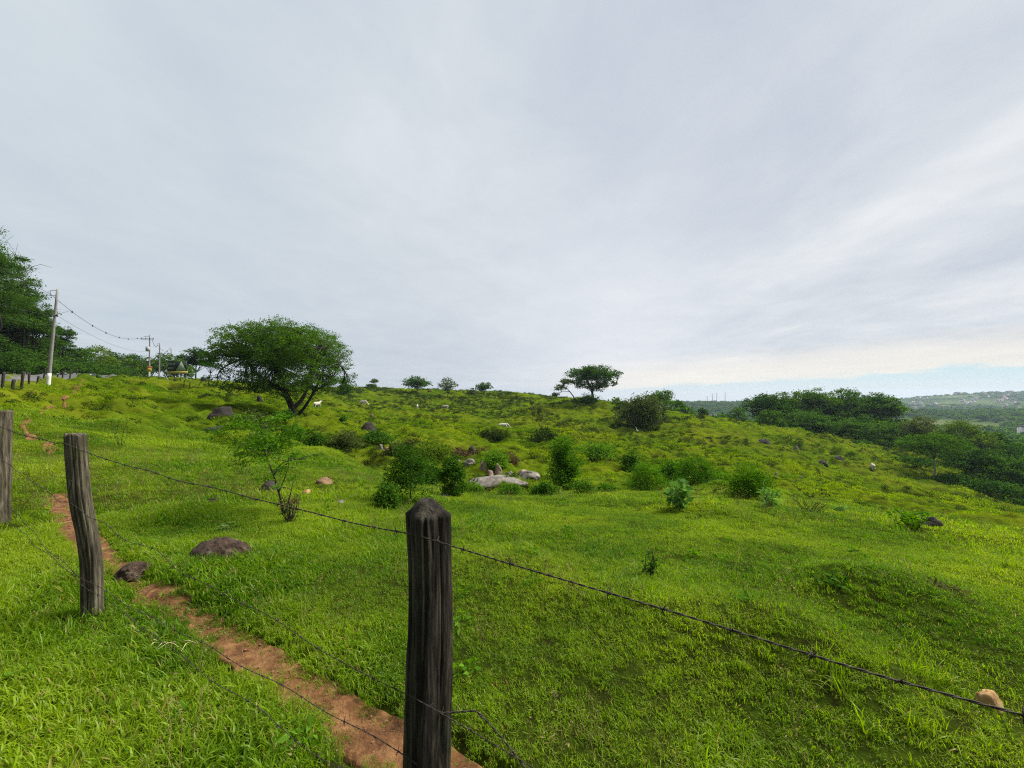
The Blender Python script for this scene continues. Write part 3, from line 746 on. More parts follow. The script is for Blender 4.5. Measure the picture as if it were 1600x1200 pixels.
# the big spreading tree
tree('spreading_tree', 'largest broad spreading tree with low forked trunk on the left slope', 'tree', 436, 50, 497, 215, cb=.25, mat='tree', seed=3, base_px=459, dens=3.0, ncl=34, trunk_r=.36, flat=.48, spread=.29, thick=1.5,
  lobes=[(440+(q[0]-440)*.91, q[1]+11*max(0, (565-q[1])/60), q[2]*.95, q[3]*1.08) for q in [(408, 524, 26, 13), (432, 524, 26, 13), (455, 522, 26, 12), (362, 548, 16, 9), (378, 532, 24, 14), (392, 518, 26, 14), (418, 510, 28, 14), (448, 506, 30, 13), (480, 510, 30, 14), (508, 520, 26, 15), (524, 538, 18, 16), (505, 540, 28, 18), (465, 535, 36, 22), (425, 540, 36, 22), (390, 552, 28, 18), (372, 560, 20, 13), (400, 578, 28, 18), (425, 592, 28, 16), (388, 598, 22, 13), (440, 566, 30, 18), (490, 570, 32, 18), (522, 566, 20, 16), (510, 592, 24, 11), (530, 586, 14, 12), (462, 618, 13, 9), (350, 562, 10, 7), (450, 548, 34, 20), (475, 556, 30, 18), (408, 560, 28, 18), (500, 556, 28, 18), (412, 604, 26, 10), (485, 592, 22, 10), (440, 596, 16, 10), (380, 545, 22, 14), (500, 600, 22, 9), (525, 598, 16, 9), (482, 607, 16, 8), (512, 607, 18, 6), (405, 608, 20, 8), (430, 608, 16, 8)]],
  multi=[([(459, 652), (455, 632), (446, 615), (438, 596), (430, 570)], .42, .22), ([(446, 615), (436, 600, -1), (415, 585, -2), (395, 560, -1)], .22, .08), ([(456, 640), (466, 625, 1), (474, 600, 1.5), (480, 565, 1)], .3, .14), ([(474, 604, 1.4), (490, 580, 0), (510, 545, -1)], .16, .07), ([(464, 648, .4), (478, 634), (492, 610), (503, 585)], .22, .1), ([(492, 612), (512, 592, 1), (525, 570, 1)], .1, .05), ([(430, 572), (440, 540), (455, 515)], .2, .08), ([(430, 572), (405, 545), (385, 528)], .16, .06), ([(520, 592), (534, 576), (545, 560)], .05, .015)])
tree('ridge_tree', 'open umbrella tree with bare forking limbs on the middle ridge', 'tree', 918, 138, 573, 100, cb=.35, mat='tree', seed=5, base_px=927, dens=2.5, ncl=20, trunk_r=.38, thick=.6, flat=.6, leaf_px=1.5, spread=.5,
  lobes=[(896, 583, 13, 7), (908, 580, 14, 6), (920, 578, 14, 6), (935, 578, 14, 6), (946, 584, 13, 8), (938, 588, 12, 6), (915, 588, 13, 6), (902, 597, 10, 6), (944, 597, 11, 7), (934, 603, 10, 7), (908, 603, 8, 5), (925, 584, 18, 7), (958, 588, 8, 6), (966, 583, 5, 2), (930, 590, 10, 6), (931, 606, 8, 8), (910, 590, 9, 5), (955, 600, 5, 5)],
  multi=[([(927, 630), (926, 615), (922, 602), (914, 590)], .5, .2), ([(925, 612), (934, 598), (944, 586)], .3, .12), ([(922, 603), (928, 588), (934, 580)], .2, .1), ([(914, 592), (903, 585), (895, 583)], .18, .08), ([(944, 587), (955, 592), (962, 600)], .1, .04)])
tree('leaning_tree', 'small tree leaning left beside the open umbrella tree', 'tree', 882, 136, 590, 40, cb=.3, mat='tree_brown', seed=6, base_px=900, dens=1.0, trunk_r=.22, thick=.6, lobes=[(886, 596, 12, 6), (875, 606, 10, 6), (866, 616, 6, 4)], multi=[([(900, 626), (893, 615), (885, 606)], .25, .1), ([(890, 612), (878, 612)], .12, .05)])
tree('thicket_tree', 'bushy dark olive tree clump reaching the ground on right of ridge', 'tree', 1000, 98, 607, 92, 'bush', cb=.05, mat='tree_brown', seed=7, dens=2.8, nl=40, ncl=12, trunk_r=.2, flat=.75, leaf_px=1.9)
tree('wide_tree', 'dark leafy tree spreading right behind the olive tree clump', 'tree', 1037, 108, 609, 66, 'umbrella', cb=.38, mat='tree', seed=8, dens=2.0, nl=12, trunk_r=.25)
tree('ridge_shrub', 'dark shrub under the open umbrella tree on the ridge', 'shrub', 915, 137, 615, 56, 'bush', cb=.0, mat='bush_dark', seed=9, dens=1.8, nl=14)
tree('ridge_shrub', 'low dark shrub left of the olive tree clump', 'shrub', 968, 122, 624, 34, 'bush', cb=.0, mat='bush_dark', seed=10, dens=1.8, nl=10)
tree('skyline_tree', 'rounded leafy tree on the crest, leftmost of the three crest trees', 'tree', 650, 185, 588, 58, 'round', cb=.25, mat='tree', seed=11, dens=1.8, nl=14)
tree('skyline_tree', 'thin greyish tree on the crest between two leafier trees', 'tree', 699, 178, 589, 38, 'round', cb=.25, mat='tree_brown', seed=12, dens=.9, nl=12)
tree('skyline_tree', 'small dense dark tree on the crest, rightmost of three', 'tree', 756, 196, 597, 30, 'round', cb=.2, mat='tree_dark', seed=13, dens=2.2, nl=10)
tree('skyline_shrub', 'grey bushy shrub left of the dense dark crest tree', 'shrub', 738, 190, 606, 24, 'bush', cb=0, mat='tree_brown', seed=14, dens=1.3, nl=8)
tree('skyline_shrub', 'small green shrub alone on the crest right of the big tree', 'shrub', 580, 200, 600, 22, 'bush', cb=0, mat='tree', seed=15, dens=1.8, nl=8)
tree('bare_tree', 'tiny thin crowned tree behind the lone crest shrub', 'tree', 586, 203, 592, 16, 'umbrella', cb=.6, mat='tree_brown', seed=16, dens=.8, nl=6)
tree('skyline_shrub', 'dark shrub on the crest just right of the big spreading tree', 'shrub', 537, 150, 587, 28, 'bush', cb=0, mat='tree_dark', seed=17, dens=2, nl=10)
tree('round_tree', 'dark round topped tree between sign and big spreading tree', 'tree', 304, 118, 543, 56, 'umbrella', cb=.3, mat='tree_dark', seed=18, dens=2.3, nl=16)
tree('slender_tree', 'small tree with thin straight trunk left of the big spreading tree', 'tree', 328, 72, 549, 38, 'umbrella', cb=.5, mat='tree', seed=19, dens=1.2, nl=10, trunk_r=.1)
tree('roadside_tree', 'leafy tree with gaps behind the two thin poles', 'tree', 258, 125, 549, 46, 'round', cb=.25, mat='tree', seed=20, dens=1.3, nl=12)
tree('roadside_tree', 'greyish green tree behind the crossarm utility pole', 'tree', 232, 146, 556, 42, 'round', cb=.2, mat='tree_brown', seed=21, dens=1.4, nl=12)
tree('roadside_shrub', 'small dark shrub just behind the roadside billboard', 'shrub', 282, 112, 561, 40, 'bush', cb=.0, mat='tree', seed=22, dens=2, nl=9)
# tall wood across the road on the left
for (px, Y, pt, w, st, cb, mt, lab, nl, dn) in [
  (-40, 58, 345, 150, 'round', .2, 'tree_dark', 'tallest dark tree at the left edge across the road', 24, 1.6),
  (8, 66, 384, 100, 'round', .25, 'tree', 'tall airy tree with sky showing through its top, left edge', 22, 1.0),
  (30, 67, 442, 90, 'round', .15, 'tree_dark', 'dense dark tree behind the nearest utility pole', 22, 2.0),
  (2, 71, 450, 90, 'round', .1, 'tree_dark', 'dark tree deep in the wood at the left edge', 20, 2.0),
  (62, 73, 486, 62, 'round', .1, 'tree_dark', 'dark green tree directly behind the nearest utility pole', 16, 2.0),
  (98, 80, 510, 60, 'umbrella', .25, 'tree', 'tree with drooping tips just right of the nearest utility pole', 16, 1.6),
  (80, 83, 530, 70, 'bush', 0, 'tree_dark', 'dark low tree filling the wood behind the nearest pole', 14, 2.0),
  (128, 92, 543, 64, 'bush', 0, 'tree', 'mid green bushy tree in the roadside row, first after the wood', 14, 1.9),
  (156, 104, 540, 64, 'bush', 0, 'tree_light', 'lighter green bushy tree in the middle of the roadside row', 14, 1.9),
  (176, 112, 548, 60, 'bush', 0, 'tree_dark', 'dark bushy tree behind the lighter roadside trees', 14, 1.9),
  (190, 118, 556, 62, 'bush', 0, 'tree_light', 'pale green low bushy tree in the roadside row', 14, 1.9),
  (212, 130, 552, 54, 'bush', 0, 'tree', 'last bushy tree of the row before the crossarm pole', 14, 1.9)]:
    tree('roadside_tree', lab, 'tree', px, Y, pt, w, st, cb, mt, seed=int(px+300), group='trees along the far side of the road', nl=nl, dens=dn, leaf_px=1.55, ncl=12)
for (px, Y, pt, w, lab) in [(-20, 58, 520, 110, 'dark shrub at the foot of the tallest left tree'), (40, 65, 545, 90, 'dark shrub under the wood behind the road'), (95, 75, 556, 70, 'dark shrub right of the nearest utility pole'), (160, 99, 568, 110, 'low shrub under the lighter roadside trees'), (149, 66, 584, 22, 'small leafy shrub beside the blue car')]:
    tree('roadside_shrub', lab, 'shrub', px, Y, pt, w, 'bush', 0, 'tree_dark', seed=int(px+700), group='shrubs under the roadside trees', nl=14, dens=1.9, leaf_px=1.9)

# the dense grove beyond the crest
GR = 'trees of the dense grove beyond the crest'
for (px, Y, pt, w, st, cb, mt, lab, nl, dn) in [
  (1200, 128, 612, 74, 'round', .12, 'tree_dark', 'leftmost dark rounded tree of the dense grove', 20, 2.4),
  (1235, 132, 609, 76, 'umbrella', .15, 'tree', 'second tree from the left in the dense grove', 20, 2.4),
  (1275, 130, 606, 90, 'umbrella', .2, 'tree', 'broad tree left of the middle of the dense grove', 22, 2.4),
  (1320, 132, 607, 96, 'umbrella', .2, 'tree', 'broad domed tree in the middle of the dense grove', 22, 2.4),
  (1368, 130, 614, 84, 'umbrella', .25, 'tree', 'tree on right of dense grove with flat spreading tips', 20, 2.2),
  (1393, 126, 622, 58, 'umbrella', .3, 'tree', 'rightmost thin edged tree of the dense grove', 14, 1.6),
  (1250, 122, 640, 80, 'round', .05, 'tree_dark', 'dark low tree in front of the left half of the dense grove', 16, 2.4),
  (1345, 124, 646, 100, 'round', .05, 'tree_dark', 'dark low tree in front of the right half of the dense grove', 18, 2.4)]:
    tree('grove_tree', lab, 'tree', px, Y, pt, w, st, cb, mt, seed=int(px+1500), group=GR, nl=nl, dens=dn, leaf_px=1.55, ncl=13)
for k_, (px, Y, pt, w) in enumerate([(1205, 120, 640, 60), (1245, 118, 644, 64), (1290, 116, 648, 70), (1335, 115, 652, 74), (1385, 114, 655, 70)]):
    tree('grove_shrub', ['leftmost', 'second', 'middle', 'fourth', 'rightmost'][k_]+' dark shrub filling the foot of the dense grove', 'shrub', px, Y, pt, w, 'bush', 0, 'tree_dark' if k_ % 2 else 'tree', seed=int(px+2300), group='shrubs at the foot of the dense grove', nl=15, dens=2.3, leaf_px=1.55)
tree('sparse_tree', 'thin see-through tree at the left end of the dense grove', 'tree', 1156, 150, 634, 32, 'round', .2, 'tree', seed=41, nl=10, dens=1.0)
tree('crest_tree', 'small dark round tree beyond the crest left of the grey roofed house', 'tree', 1097, 150, 637, 20, 'round', .1, 'tree_dark', seed=42, nl=8, dens=2)
# wood down the right-hand slope
VW = 'trees of the wood at the foot of the right slope'
for (px, Y, pt, w, st, cb, mt, bk, lab, nl, dn) in [
  (1458, 76, 676, 110, 'umbrella', .52, 'tree', 'bark_pale', 'pale trunked tree with flat crown at the meadow edge on right', 20, 2.0),
  (1440, 112, 650, 72, 'round', .1, 'tree_brown', 'bark', 'brownish rounded tree right of the dense grove', 18, 2.2),
  (1500, 105, 657, 90, 'umbrella', .25, 'tree_light', 'bark', 'lighter green domed tree behind the pale trunked tree', 20, 2.2),
  (1545, 110, 672, 80, 'umbrella', .2, 'tree_dark', 'bark', 'dark tree behind the wood, right of the lighter domed tree', 18, 2.2),
  (1590, 96, 690, 90, 'umbrella', .2, 'tree', 'bark', 'leafy tree high at the right edge of the photo', 18, 2.2),
  (1520, 78, 700, 90, 'umbrella', .25, 'tree_dark', 'bark', 'dark spreading tree right of the pale trunk', 20, 2.3),
  (1570, 74, 712, 100, 'umbrella', .2, 'tree', 'bark', 'broad low crowned tree near the right edge', 20, 2.3),
  (1620, 70, 716, 100, 'umbrella', .2, 'tree_dark', 'bark', 'dark tree cut off by the right edge', 18, 2.3),
  (1660, 76, 700, 110, 'umbrella', .2, 'tree', 'bark', 'tree just outside the right edge of the wood', 16, 2.0)]:
    tree('valley_tree', lab, 'tree', px, Y, pt, w, st, cb, mt, seed=int(px*3+Y), group=VW, nl=nl, dens=dn, leaf_px=1.55, bark=bk, ncl=13, trunk_r=.16 if bk == 'bark_pale' else None)
for (px, Y, pt, w, lab) in [(1490, 70, 738, 60, 'dark shrub right of the pale trunk at meadow edge'), (1540, 66, 748, 80, 'dark shrub along the meadow edge, second from the pale trunk'), (1600, 62, 758, 90, 'dark shrub along the meadow edge at the right border'), (1340, 108, 688, 50, 'small leafy shrub on the crest below the dense grove'), (1430, 84, 712, 60, 'leafy shrub just left of the pale trunked tree')]:
    tree('edge_shrub', lab, 'shrub', px, Y, pt, w, 'bush', 0, 'tree_dark', seed=int(px*2+Y), group='shrubs along the lower meadow edge', nl=14, dens=2.2, leaf_px=1.9)

# ---- bushes and plants in and around the gully
def bush(name, label, px, base, top, w, mat='bush', seed=1, dens=1.5, nl=12, style='bush', leaf_px=2.4, asp=.45, cat='bush', **kw):
    Y = hit(px, base)
    return tree(name, label, cat, px, Y, top, w, style, 0 if style == 'bush' else kw.pop('cb', .3), mat, seed=500+seed, nl=int(nl*1.4), dens=dens*1.7, spread=.45, flat=.75, leaf_px=leaf_px, asp=asp, bark='stem', leafmin=.03, **kw)
bush('leafy_bush', 'tall open leafy bush left of the dark bush, behind the pointed post', 640, 786, 684, 84, 'bush_dark', 1, 1.1, 16)
bush('leafy_bush', 'dense dark bush just left of the pale rock slab', 708, 776, 708, 52, 'bush_dark', 2, 2.0)
bush('leafy_bush', 'tall upright green bush right of the rocky gully', 881, 770, 678, 64, 'bush', 3, 1.7, 16)
bush('leafy_bush', 'bright grassy bush left of the pale broad leaved plant', 1010, 770, 720, 76, 'bush', 4, 1.8, 14, asp=.25)
bush('leafy_bush', 'dark bush behind the pale broad leaved plant', 1088, 769, 712, 84, 'bush', 5, 1.8, 14, asp=.25)
bush('leafy_bush', 'large round green bush standing beside the small whitish plant', 1172, 782, 718, 82, 'bush', 6, 2.3, 18, asp=.3)
bush('leafy_bush', 'small dark bush on the slope above the bright grassy bush', 985, 744, 702, 40, 'bush_dark', 7, 1.6, 9)
bush('leafy_bush', 'green bush over the gully rocks', 772, 738, 700, 56, 'bush', 8, 1.7, 12)
bush('leafy_bush', 'reddish dry bush on the gully bank right of the rocks', 800, 730, 704, 26, 'dry', 9, 1.5, 8, asp=.2)
bush('leafy_bush', 'brown dry bush on the gully bank left of the rocks', 715, 722, 700, 60, 'dry', 10, 1.4, 10)
bush('leafy_bush', 'low dark bush in front of the right end of the gully', 850, 775, 752, 50, 'bush_dark', 11, 1.7, 10)
bush('leafy_bush', 'low green bush in front of the pale rock slab', 800, 776, 757, 60, 'bush', 12, 1.7, 10)
bush('leafy_bush', 'dark green bush under the meadow lip left of the gully', 488, 705, 668, 40, 'bush_dark', 13, 1.8, 10)
bush('leafy_bush', 'wide weedy bush along the gully head', 545, 708, 672, 60, 'tree_brown', 14, 1.7, 12)
bush('leafy_bush', 'brownish bush beside the two small pale rocks', 620, 722, 690, 46, 'tree_brown', 15, 1.7, 10)
bush('leafy_bush', 'dusty green shrub right of the big dark boulder', 392, 690, 640, 56, 'tree_brown', 16, 1.6, 12)
bush('leafy_bush', 'dark green shrub behind the spindly sapling', 415, 720, 662, 56, 'bush_dark', 17, 1.3, 12)
bush('leafy_bush', 'small dark bush below the big spreading tree', 536, 668, 650, 14, 'bush_dark', 18, 1.5, 6)
for k_, (px, ba, to, w_, mt, lb) in enumerate([
  (606, 794, 752, 50, 'bush_dark', 'low leafy bush at the left foot of the tall open bush'),
  (668, 764, 712, 56, 'bush_dark', 'bush filling the gap between the tall open bush and the dense dark one'),
  (676, 726, 688, 80, 'tree_light', 'wide olive thicket at the head of the gully'),
  (592, 704, 672, 66, 'bush_dark', 'dark thicket above the two small pale gully rocks'),
  (516, 702, 674, 60, 'tree_light', 'olive thicket along the meadow lip below the big tree'),
  (460, 692, 660, 54, 'bush', 'green thicket left along the meadow lip below the big tree'),
  (748, 718, 698, 56, 'dry', 'brown dry thicket directly above the pinkish gully rock'),
  (912, 776, 752, 50, 'bush_dark', 'low dark bush right of the tall upright green bush'),
  (950, 774, 754, 44, 'bush', 'small green bush on the lip between tall upright bush and grassy bush'),
  (1124, 771, 734, 60, 'bush', 'ragged green bush left of the large round bush'),
  (1046, 754, 718, 70, 'bush', 'tall grassy bush higher behind the pale broad leaved plant'),
  (935, 718, 690, 80, 'bush', 'wide dark weed thicket on the slope right of the tall upright bush'),
  (366, 694, 656, 56, 'tree_light', 'dusty thicket touching the big dark boulder'),
  (440, 668, 640, 50, 'bush_dark', 'dark weed thicket below the trunk of the big spreading tree'),
  (310, 690, 672, 50, 'bush_dark', 'low dark weeds at the left foot of the boulder'),
  (770, 690, 668, 60, 'under', 'dark low bracken thicket on the middle slope'),
  (850, 695, 668, 56, 'under', 'dark bracken patch left of the wide weed thicket'),
  (740, 765, 752, 40, 'bush', 'leafy weeds at the left end of the pale slab')]):
    bush('thicket_bush', lb, px, ba, to, w_, mt, 60+k_, 1.5, 11)
tree('sapling', 'thin grey sapling on the far hillside above the gully', 'sapling', 846, 60, 628, 26, 'round', .4, 'tree_brown', seed=61, dens=.45, nl=9, trunk_r=.05)
tree('sapling', 'small thin sapling at right of the hillside below the ridge tree', 'sapling', 832, 95, 622, 18, 'round', .35, 'tree_brown', seed=62, dens=.45, nl=7, trunk_r=.05)

def stalk_plant(name, label, px, base, top, wpx, nst, leaf, lmat, seed, lper=12, asp=.35, bare=.3, cat='plant', smat='stem', stem_r=.006, lean=0, spreadtop=1.0):
    """upright stalks with leaves along their upper part"""
    g = np.random.default_rng(900+seed)
    x, Y, z = ground(px, base); H = zrow(top, Y)-z; W = wpx/F*Y
    root = empty(name, (x, Y, z-.02)); tag(root, label, cat)
    st = MB(); lf = MB()
    for k_ in range(nst):
        a = g.uniform(0, 2*PI); rd = W/2*math.sqrt(g.uniform(.05, 1))
        e = np.array([math.cos(a)*rd*spreadtop + lean, math.sin(a)*rd*spreadtop, H*g.uniform(.7, 1)])
        P = tube_path((math.cos(a)*rd*.15, math.sin(a)*rd*.15, 0), e, g, .08, 8)
        st.tube(P, np.linspace(stem_r, stem_r*.35, 8), 5, False)
        t_ = g.uniform(bare, 1.02, lper)
        C = np.stack([np.interp(t_, np.linspace(0, 1, 8), P[:, i]) for i in range(3)], 1) + g.normal(size=(lper, 3))*leaf*.25
        lf.leaves(C, leaf, .5, asp, g)
    lf.build('foliage', M[lmat], root, smooth=False); st.build('stems', M[smat], root)
    return root
stalk_plant('broad_leaved_plant', 'pale green plant with big upright leaves at the meadow edge', 1060, 800, 742, 46, 10, .15, 'bush_pale', 1, 14, .55, .25)
stalk_plant('broad_leaved_plant', 'whitish leaved small plant at the foot of the large round bush', 1206, 796, 764, 38, 8, .17, 'bush_pale', 2, 11, .3, .3)
stalk_plant('broad_leaved_plant', 'bright yellowish plant low in the grass right of the round bush', 1306, 800, 788, 24, 6, .11, 'bush_pale', 3, 9, .5, .2)
stalk_plant('leafy_plant', 'small green plant left of the dark slab in the right meadow', 1425, 828, 796, 46, 14, .09, 'bush', 4, 14, .5, .15)
tree('sapling', 'spindly leaning sapling with bare lower stem in the left meadow', 'sapling', 415, None, 640, 120, 'round', .4, 'bush', seed=63, base_py=802, base_px=443, dens=1.15, leaf_px=3.4, asp=.3, thick=.6, ncl=12, bark='bark', trunk_r=.02, leafmin=.05, spread=.55,
  lobes=[(408, 655, 26, 12), (376, 668, 18, 10), (440, 676, 22, 10), (430, 738, 16, 7), (444, 754, 10, 5), (412, 700, 24, 10), (484, 716, 12, 4), (390, 688, 24, 9), (424, 690, 26, 10), (444, 714, 24, 8), (398, 716, 20, 7), (466, 722, 14, 4), (428, 668, 16, 8), (380, 705, 14, 5)],
  multi=[([(443, 802), (436, 768), (425, 735), (412, 705), (408, 665)], .016, .005), ([(436, 768), (446, 745), (452, 722)], .008, .003), ([(428, 742), (440, 722), (462, 718)], .012, .004), ([(420, 724), (402, 708), (388, 692)], .012, .004), ([(444, 803, .04), (448, 782, .06), (452, 768, .05)], .012, .004)])
stalk_plant('dead_shrub', 'dry twiggy dead shrub at the foot of the spindly sapling', 452, 815, 768, 34, 16, .06, 'dry', 6, 5, .3, .2, 'shrub', 'bark', .006)
stalk_plant('weed', 'thin dark weed standing in the grass behind the top wire', 1020, 912, 850, 22, 5, .06, 'bush_dark', 7, 16, .35, .1)
stalk_plant('weed', 'straggly weed on the left slope above the curved path', 188, 700, 650, 26, 6, .10, 'bush_dark', 8, 8, .35, .3, 'plant', 'bark', .006)
stalk_plant('weed', 'dark dead weed tangle in the right meadow with a few big leaves', 1305, 942, 905, 44, 14, .07, 'bush_dark', 9, 10, .4, .1, 'plant', 'bark', .005)
stalk_plant('weed', 'pale flowering weed in grass between the path and spindly sapling', 352, 826, 812, 14, 5, .05, 'bush_pale', 10, 10, .3, .2)
stalk_plant('weed', 'reddish dry weed clump in the right meadow', 1480, 955, 915, 60, 20, .05, 'dry', 11, 8, .25, .2)
stalk_plant('weed', 'yellowish tall grass weed along the bench edge at right', 1265, 800, 776, 60, 26, .09, 'tree_light', 12, 7, .12, .3)
stalk_plant('weed', 'leafy dark weed on the grassy hump behind the top wire', 1170, 985, 940, 60, 18, .07, 'bush', 13, 12, .25, .1)

# ------------------------------------------------------------------ rocks
def rock(name, label, px, base, top, wpx, mat, seed, flat=1.0, sink=.25, depth=1.0, sub=4, rough=.34, rz=0, cat='rock', group=None, slab=False, tilt=0, y0=1.2):
    x, Y, z = ground(px, base, y0=y0); W = wpx/F*Y; H = max((base-top)/F*Y, .03)
    import bmesh
    bm = bmesh.new(); bmesh.ops.create_icosphere(bm, subdivisions=sub, radius=1)
    V = np.array([v.co[:] for v in bm.verts])
    g = np.random.default_rng(seed); o3 = g.uniform(0, 50, 3)
    def n3(P, s): return (vnoise(P[:, 0]*s+o3[0]+P[:, 2]*.71*s, P[:, 1]*s+o3[1]+P[:, 2]*s*.37, seed)+vnoise(P[:, 1]*s+o3[2]-P[:, 0]*.3*s, P[:, 2]*s+o3[0], seed+5))/2-.5
    d = 1 + rough*2.2*n3(V, 1.3) + rough*1.2*n3(V, 3) + rough*.75*n3(V, 7) + rough*.45*n3(V, 15) + rough*.3*n3(V, 29)
    # chop with a few planes so it has facets
    for k_ in range(9 if not slab else 3):
        nn = g.normal(size=3); nn[2] = abs(nn[2])*.6; nn /= np.linalg.norm(nn)
        c = g.uniform(.72, .95); pr = (V*d[:, None]) @ nn
        over = pr > c; d = np.where(over, d*(c+(pr-c)*.12)/np.maximum(pr, 1e-6), d)
    V = V*d[:, None]
    mx = np.abs(V[:, 0]).max(); V[:, 0] /= mx; V[:, 1] /= np.abs(V[:, 1]).max(); V[:, 2] /= V[:, 2].max()
    V *= np.array([W/2, W/2*depth, H/(1-sink*.5)])
    V[:, 2] -= H*sink*.5
    fa = np.array([[v.index for v in f.verts] for f in bm.faces]); bm.free()
    o = link(name, mesh_np(name, V, [fa]), M[mat]); o.location = (x, Y + W/2*depth*.5, zat(x, Y+W/4*depth)); o.rotation_euler = (tilt, 0, rz)
    return tag(o, label, cat, group)
rock('flat_boulder', 'flat reddish lichen covered boulder beside the dirt path', 327, 894, 860, 116, 'rock_flat', 2, sink=.35, sub=5, depth=.8, rough=.26)
rock('small_boulder', 'small dark brown rock on the path edge behind the leaning post', 190, 910, 890, 52, 'rock_flat', 3, sink=.3, sub=5)
rock('boulder', 'big dark overhanging boulder on the left slope', 339, 664, 636, 58, 'rock', 4, sink=.2, depth=.9, rough=.45)
rock('boulder', 'low grey rock shelf under the big dark boulder', 330, 684, 669, 60, 'rock', 5, sink=.3, depth=.6, rough=.5)
rock('boulder', 'dark rounded boulder right of the big spreading tree', 573, 676, 663, 30, 'rock', 6, sink=.2)
rock('boulder', 'dark boulder behind the spindly sapling', 414, 768, 752, 40, 'rock', 7, sink=.3)
rock('boulder', 'dark upright rock below left limbs of the big spreading tree', 404, 634, 617, 12, 'rock', 8, sink=.2)
rock('gully_rock', 'pinkish pale rock in the gully, larger of the pair', 756, 740, 723, 20, 'rock_pink', 9, rough=.3)
rock('gully_rock', 'brown rock in the gully right of the pinkish one', 778, 742, 727, 14, 'rock_pink', 10, rough=.3)
rock('gully_rock', 'sloping pale brown rock at the right end of the gully', 818, 746, 730, 30, 'rock_pink', 11, rough=.25)
rock('rock_slab', 'long flat pale rock slab in the gully', 778, 758, 750, 104, 'rock_pale', 12, sink=.1, depth=.6, slab=False, rough=.2, tilt=.08)
rock('rock_slab', 'small grey flat slab behind the pointed post', 692, 776, 771, 30, 'rock_pale', 13, sink=.2, slab=True)
rock('gully_rock', 'black upright rock above the gully', 736, 720, 704, 13, 'rock', 14, rough=.3)
rock('gully_rock', 'small tan rock at the gully head, larger of two', 603, 718, 707, 15, 'rock_orange', 15)
rock('gully_rock', 'tiny pale rock at the gully head', 594, 716, 709, 9, 'rock_pale', 16)
bush('leafy_bush', 'dark dry bush on the gully bank above the tan rock', 640, 704, 684, 22, 'dry', 41, 1.7, 8)
rock('gully_rock', 'grey rock half buried left of the pinkish rock', 733, 734, 724, 22, 'rock_pale', 34, rough=.25)
rock('gully_rock', 'flat grey rock right of the pale slab', 826, 756, 748, 40, 'rock_pale', 51, sink=.2, depth=.8)
rock('gully_rock', 'small pinkish rock touching the larger pinkish rock', 766, 744, 733, 12, 'rock_pink', 52)
rock('gully_rock', 'pale broken rock between the brown rock and the sloping one', 796, 744, 735, 18, 'rock_pale', 53, rough=.45)
rock('gully_rock', 'low tan rock at the far right end of the gully', 846, 748, 740, 22, 'rock_pink', 54)
rock('gully_rock', 'grey rock high on the gully bank left of the green bush', 716, 730, 721, 20, 'rock_pale', 55, rough=.4)
rock('stone', 'orange tan stone in grass at the bottom right under the wire', 1556, 1116, 1092, 42, 'rock_orange', 17, sink=.3)
rock('rock_slab', 'dark tilted slab in the meadow at right', 1456, 826, 809, 44, 'rock', 18, sink=.2, depth=.5, slab=True)
rock('stone', 'dark stone with a pale side on the right slope', 1250, 746, 737, 18, 'rock', 19)
rock('stone', 'upright pale stone right of the large round bush', 1213, 743, 732, 7, 'rock_pale', 20)
rock('stone', 'white topped stone high on the right slope', 1245, 702, 697, 8, 'rock_pale', 21)
rock('stone', 'dark stone on the right slope near the upper crest', 1313, 726, 717, 20, 'rock', 22)
rock('stone', 'wide dark stone beside another on the right slope', 1288, 730, 723, 16, 'rock', 23)
rock('stone', 'dark flat stone below the grove on the crest', 1196, 692, 684, 22, 'rock', 24)
rock('stone', 'pale stone lying in grass right of spindly sapling', 531, 790, 785, 14, 'rock_pale', 25)
rock('stone', 'tan stone left of the pale stone in the meadow', 477, 772, 763, 16, 'rock_orange', 26)
rock('termite_mound', 'flat brown earth mound in the meadow', 502, 757, 747, 28, 'mound', 27, sink=.4, rough=.15, cat='mound')
rock('stone', 'dark grey stone below the big dark boulder to the left', 328, 790, 780, 22, 'rock', 28)
rock('termite_mound', 'small brown earth mound with pale top on the far hillside', 580, 657, 650, 7, 'mound', 29, cat='mound')
rock('stone', 'black stone on the hillside right of the big tree', 547, 650, 643, 6, 'rock', 30)
rock('stone', 'dark stone on the hillside left of the second cow', 620, 641, 633, 9, 'rock', 31)
rock('stone', 'dark boulder on the crest behind the slender tree', 316, 603, 595, 10, 'rock', 32)

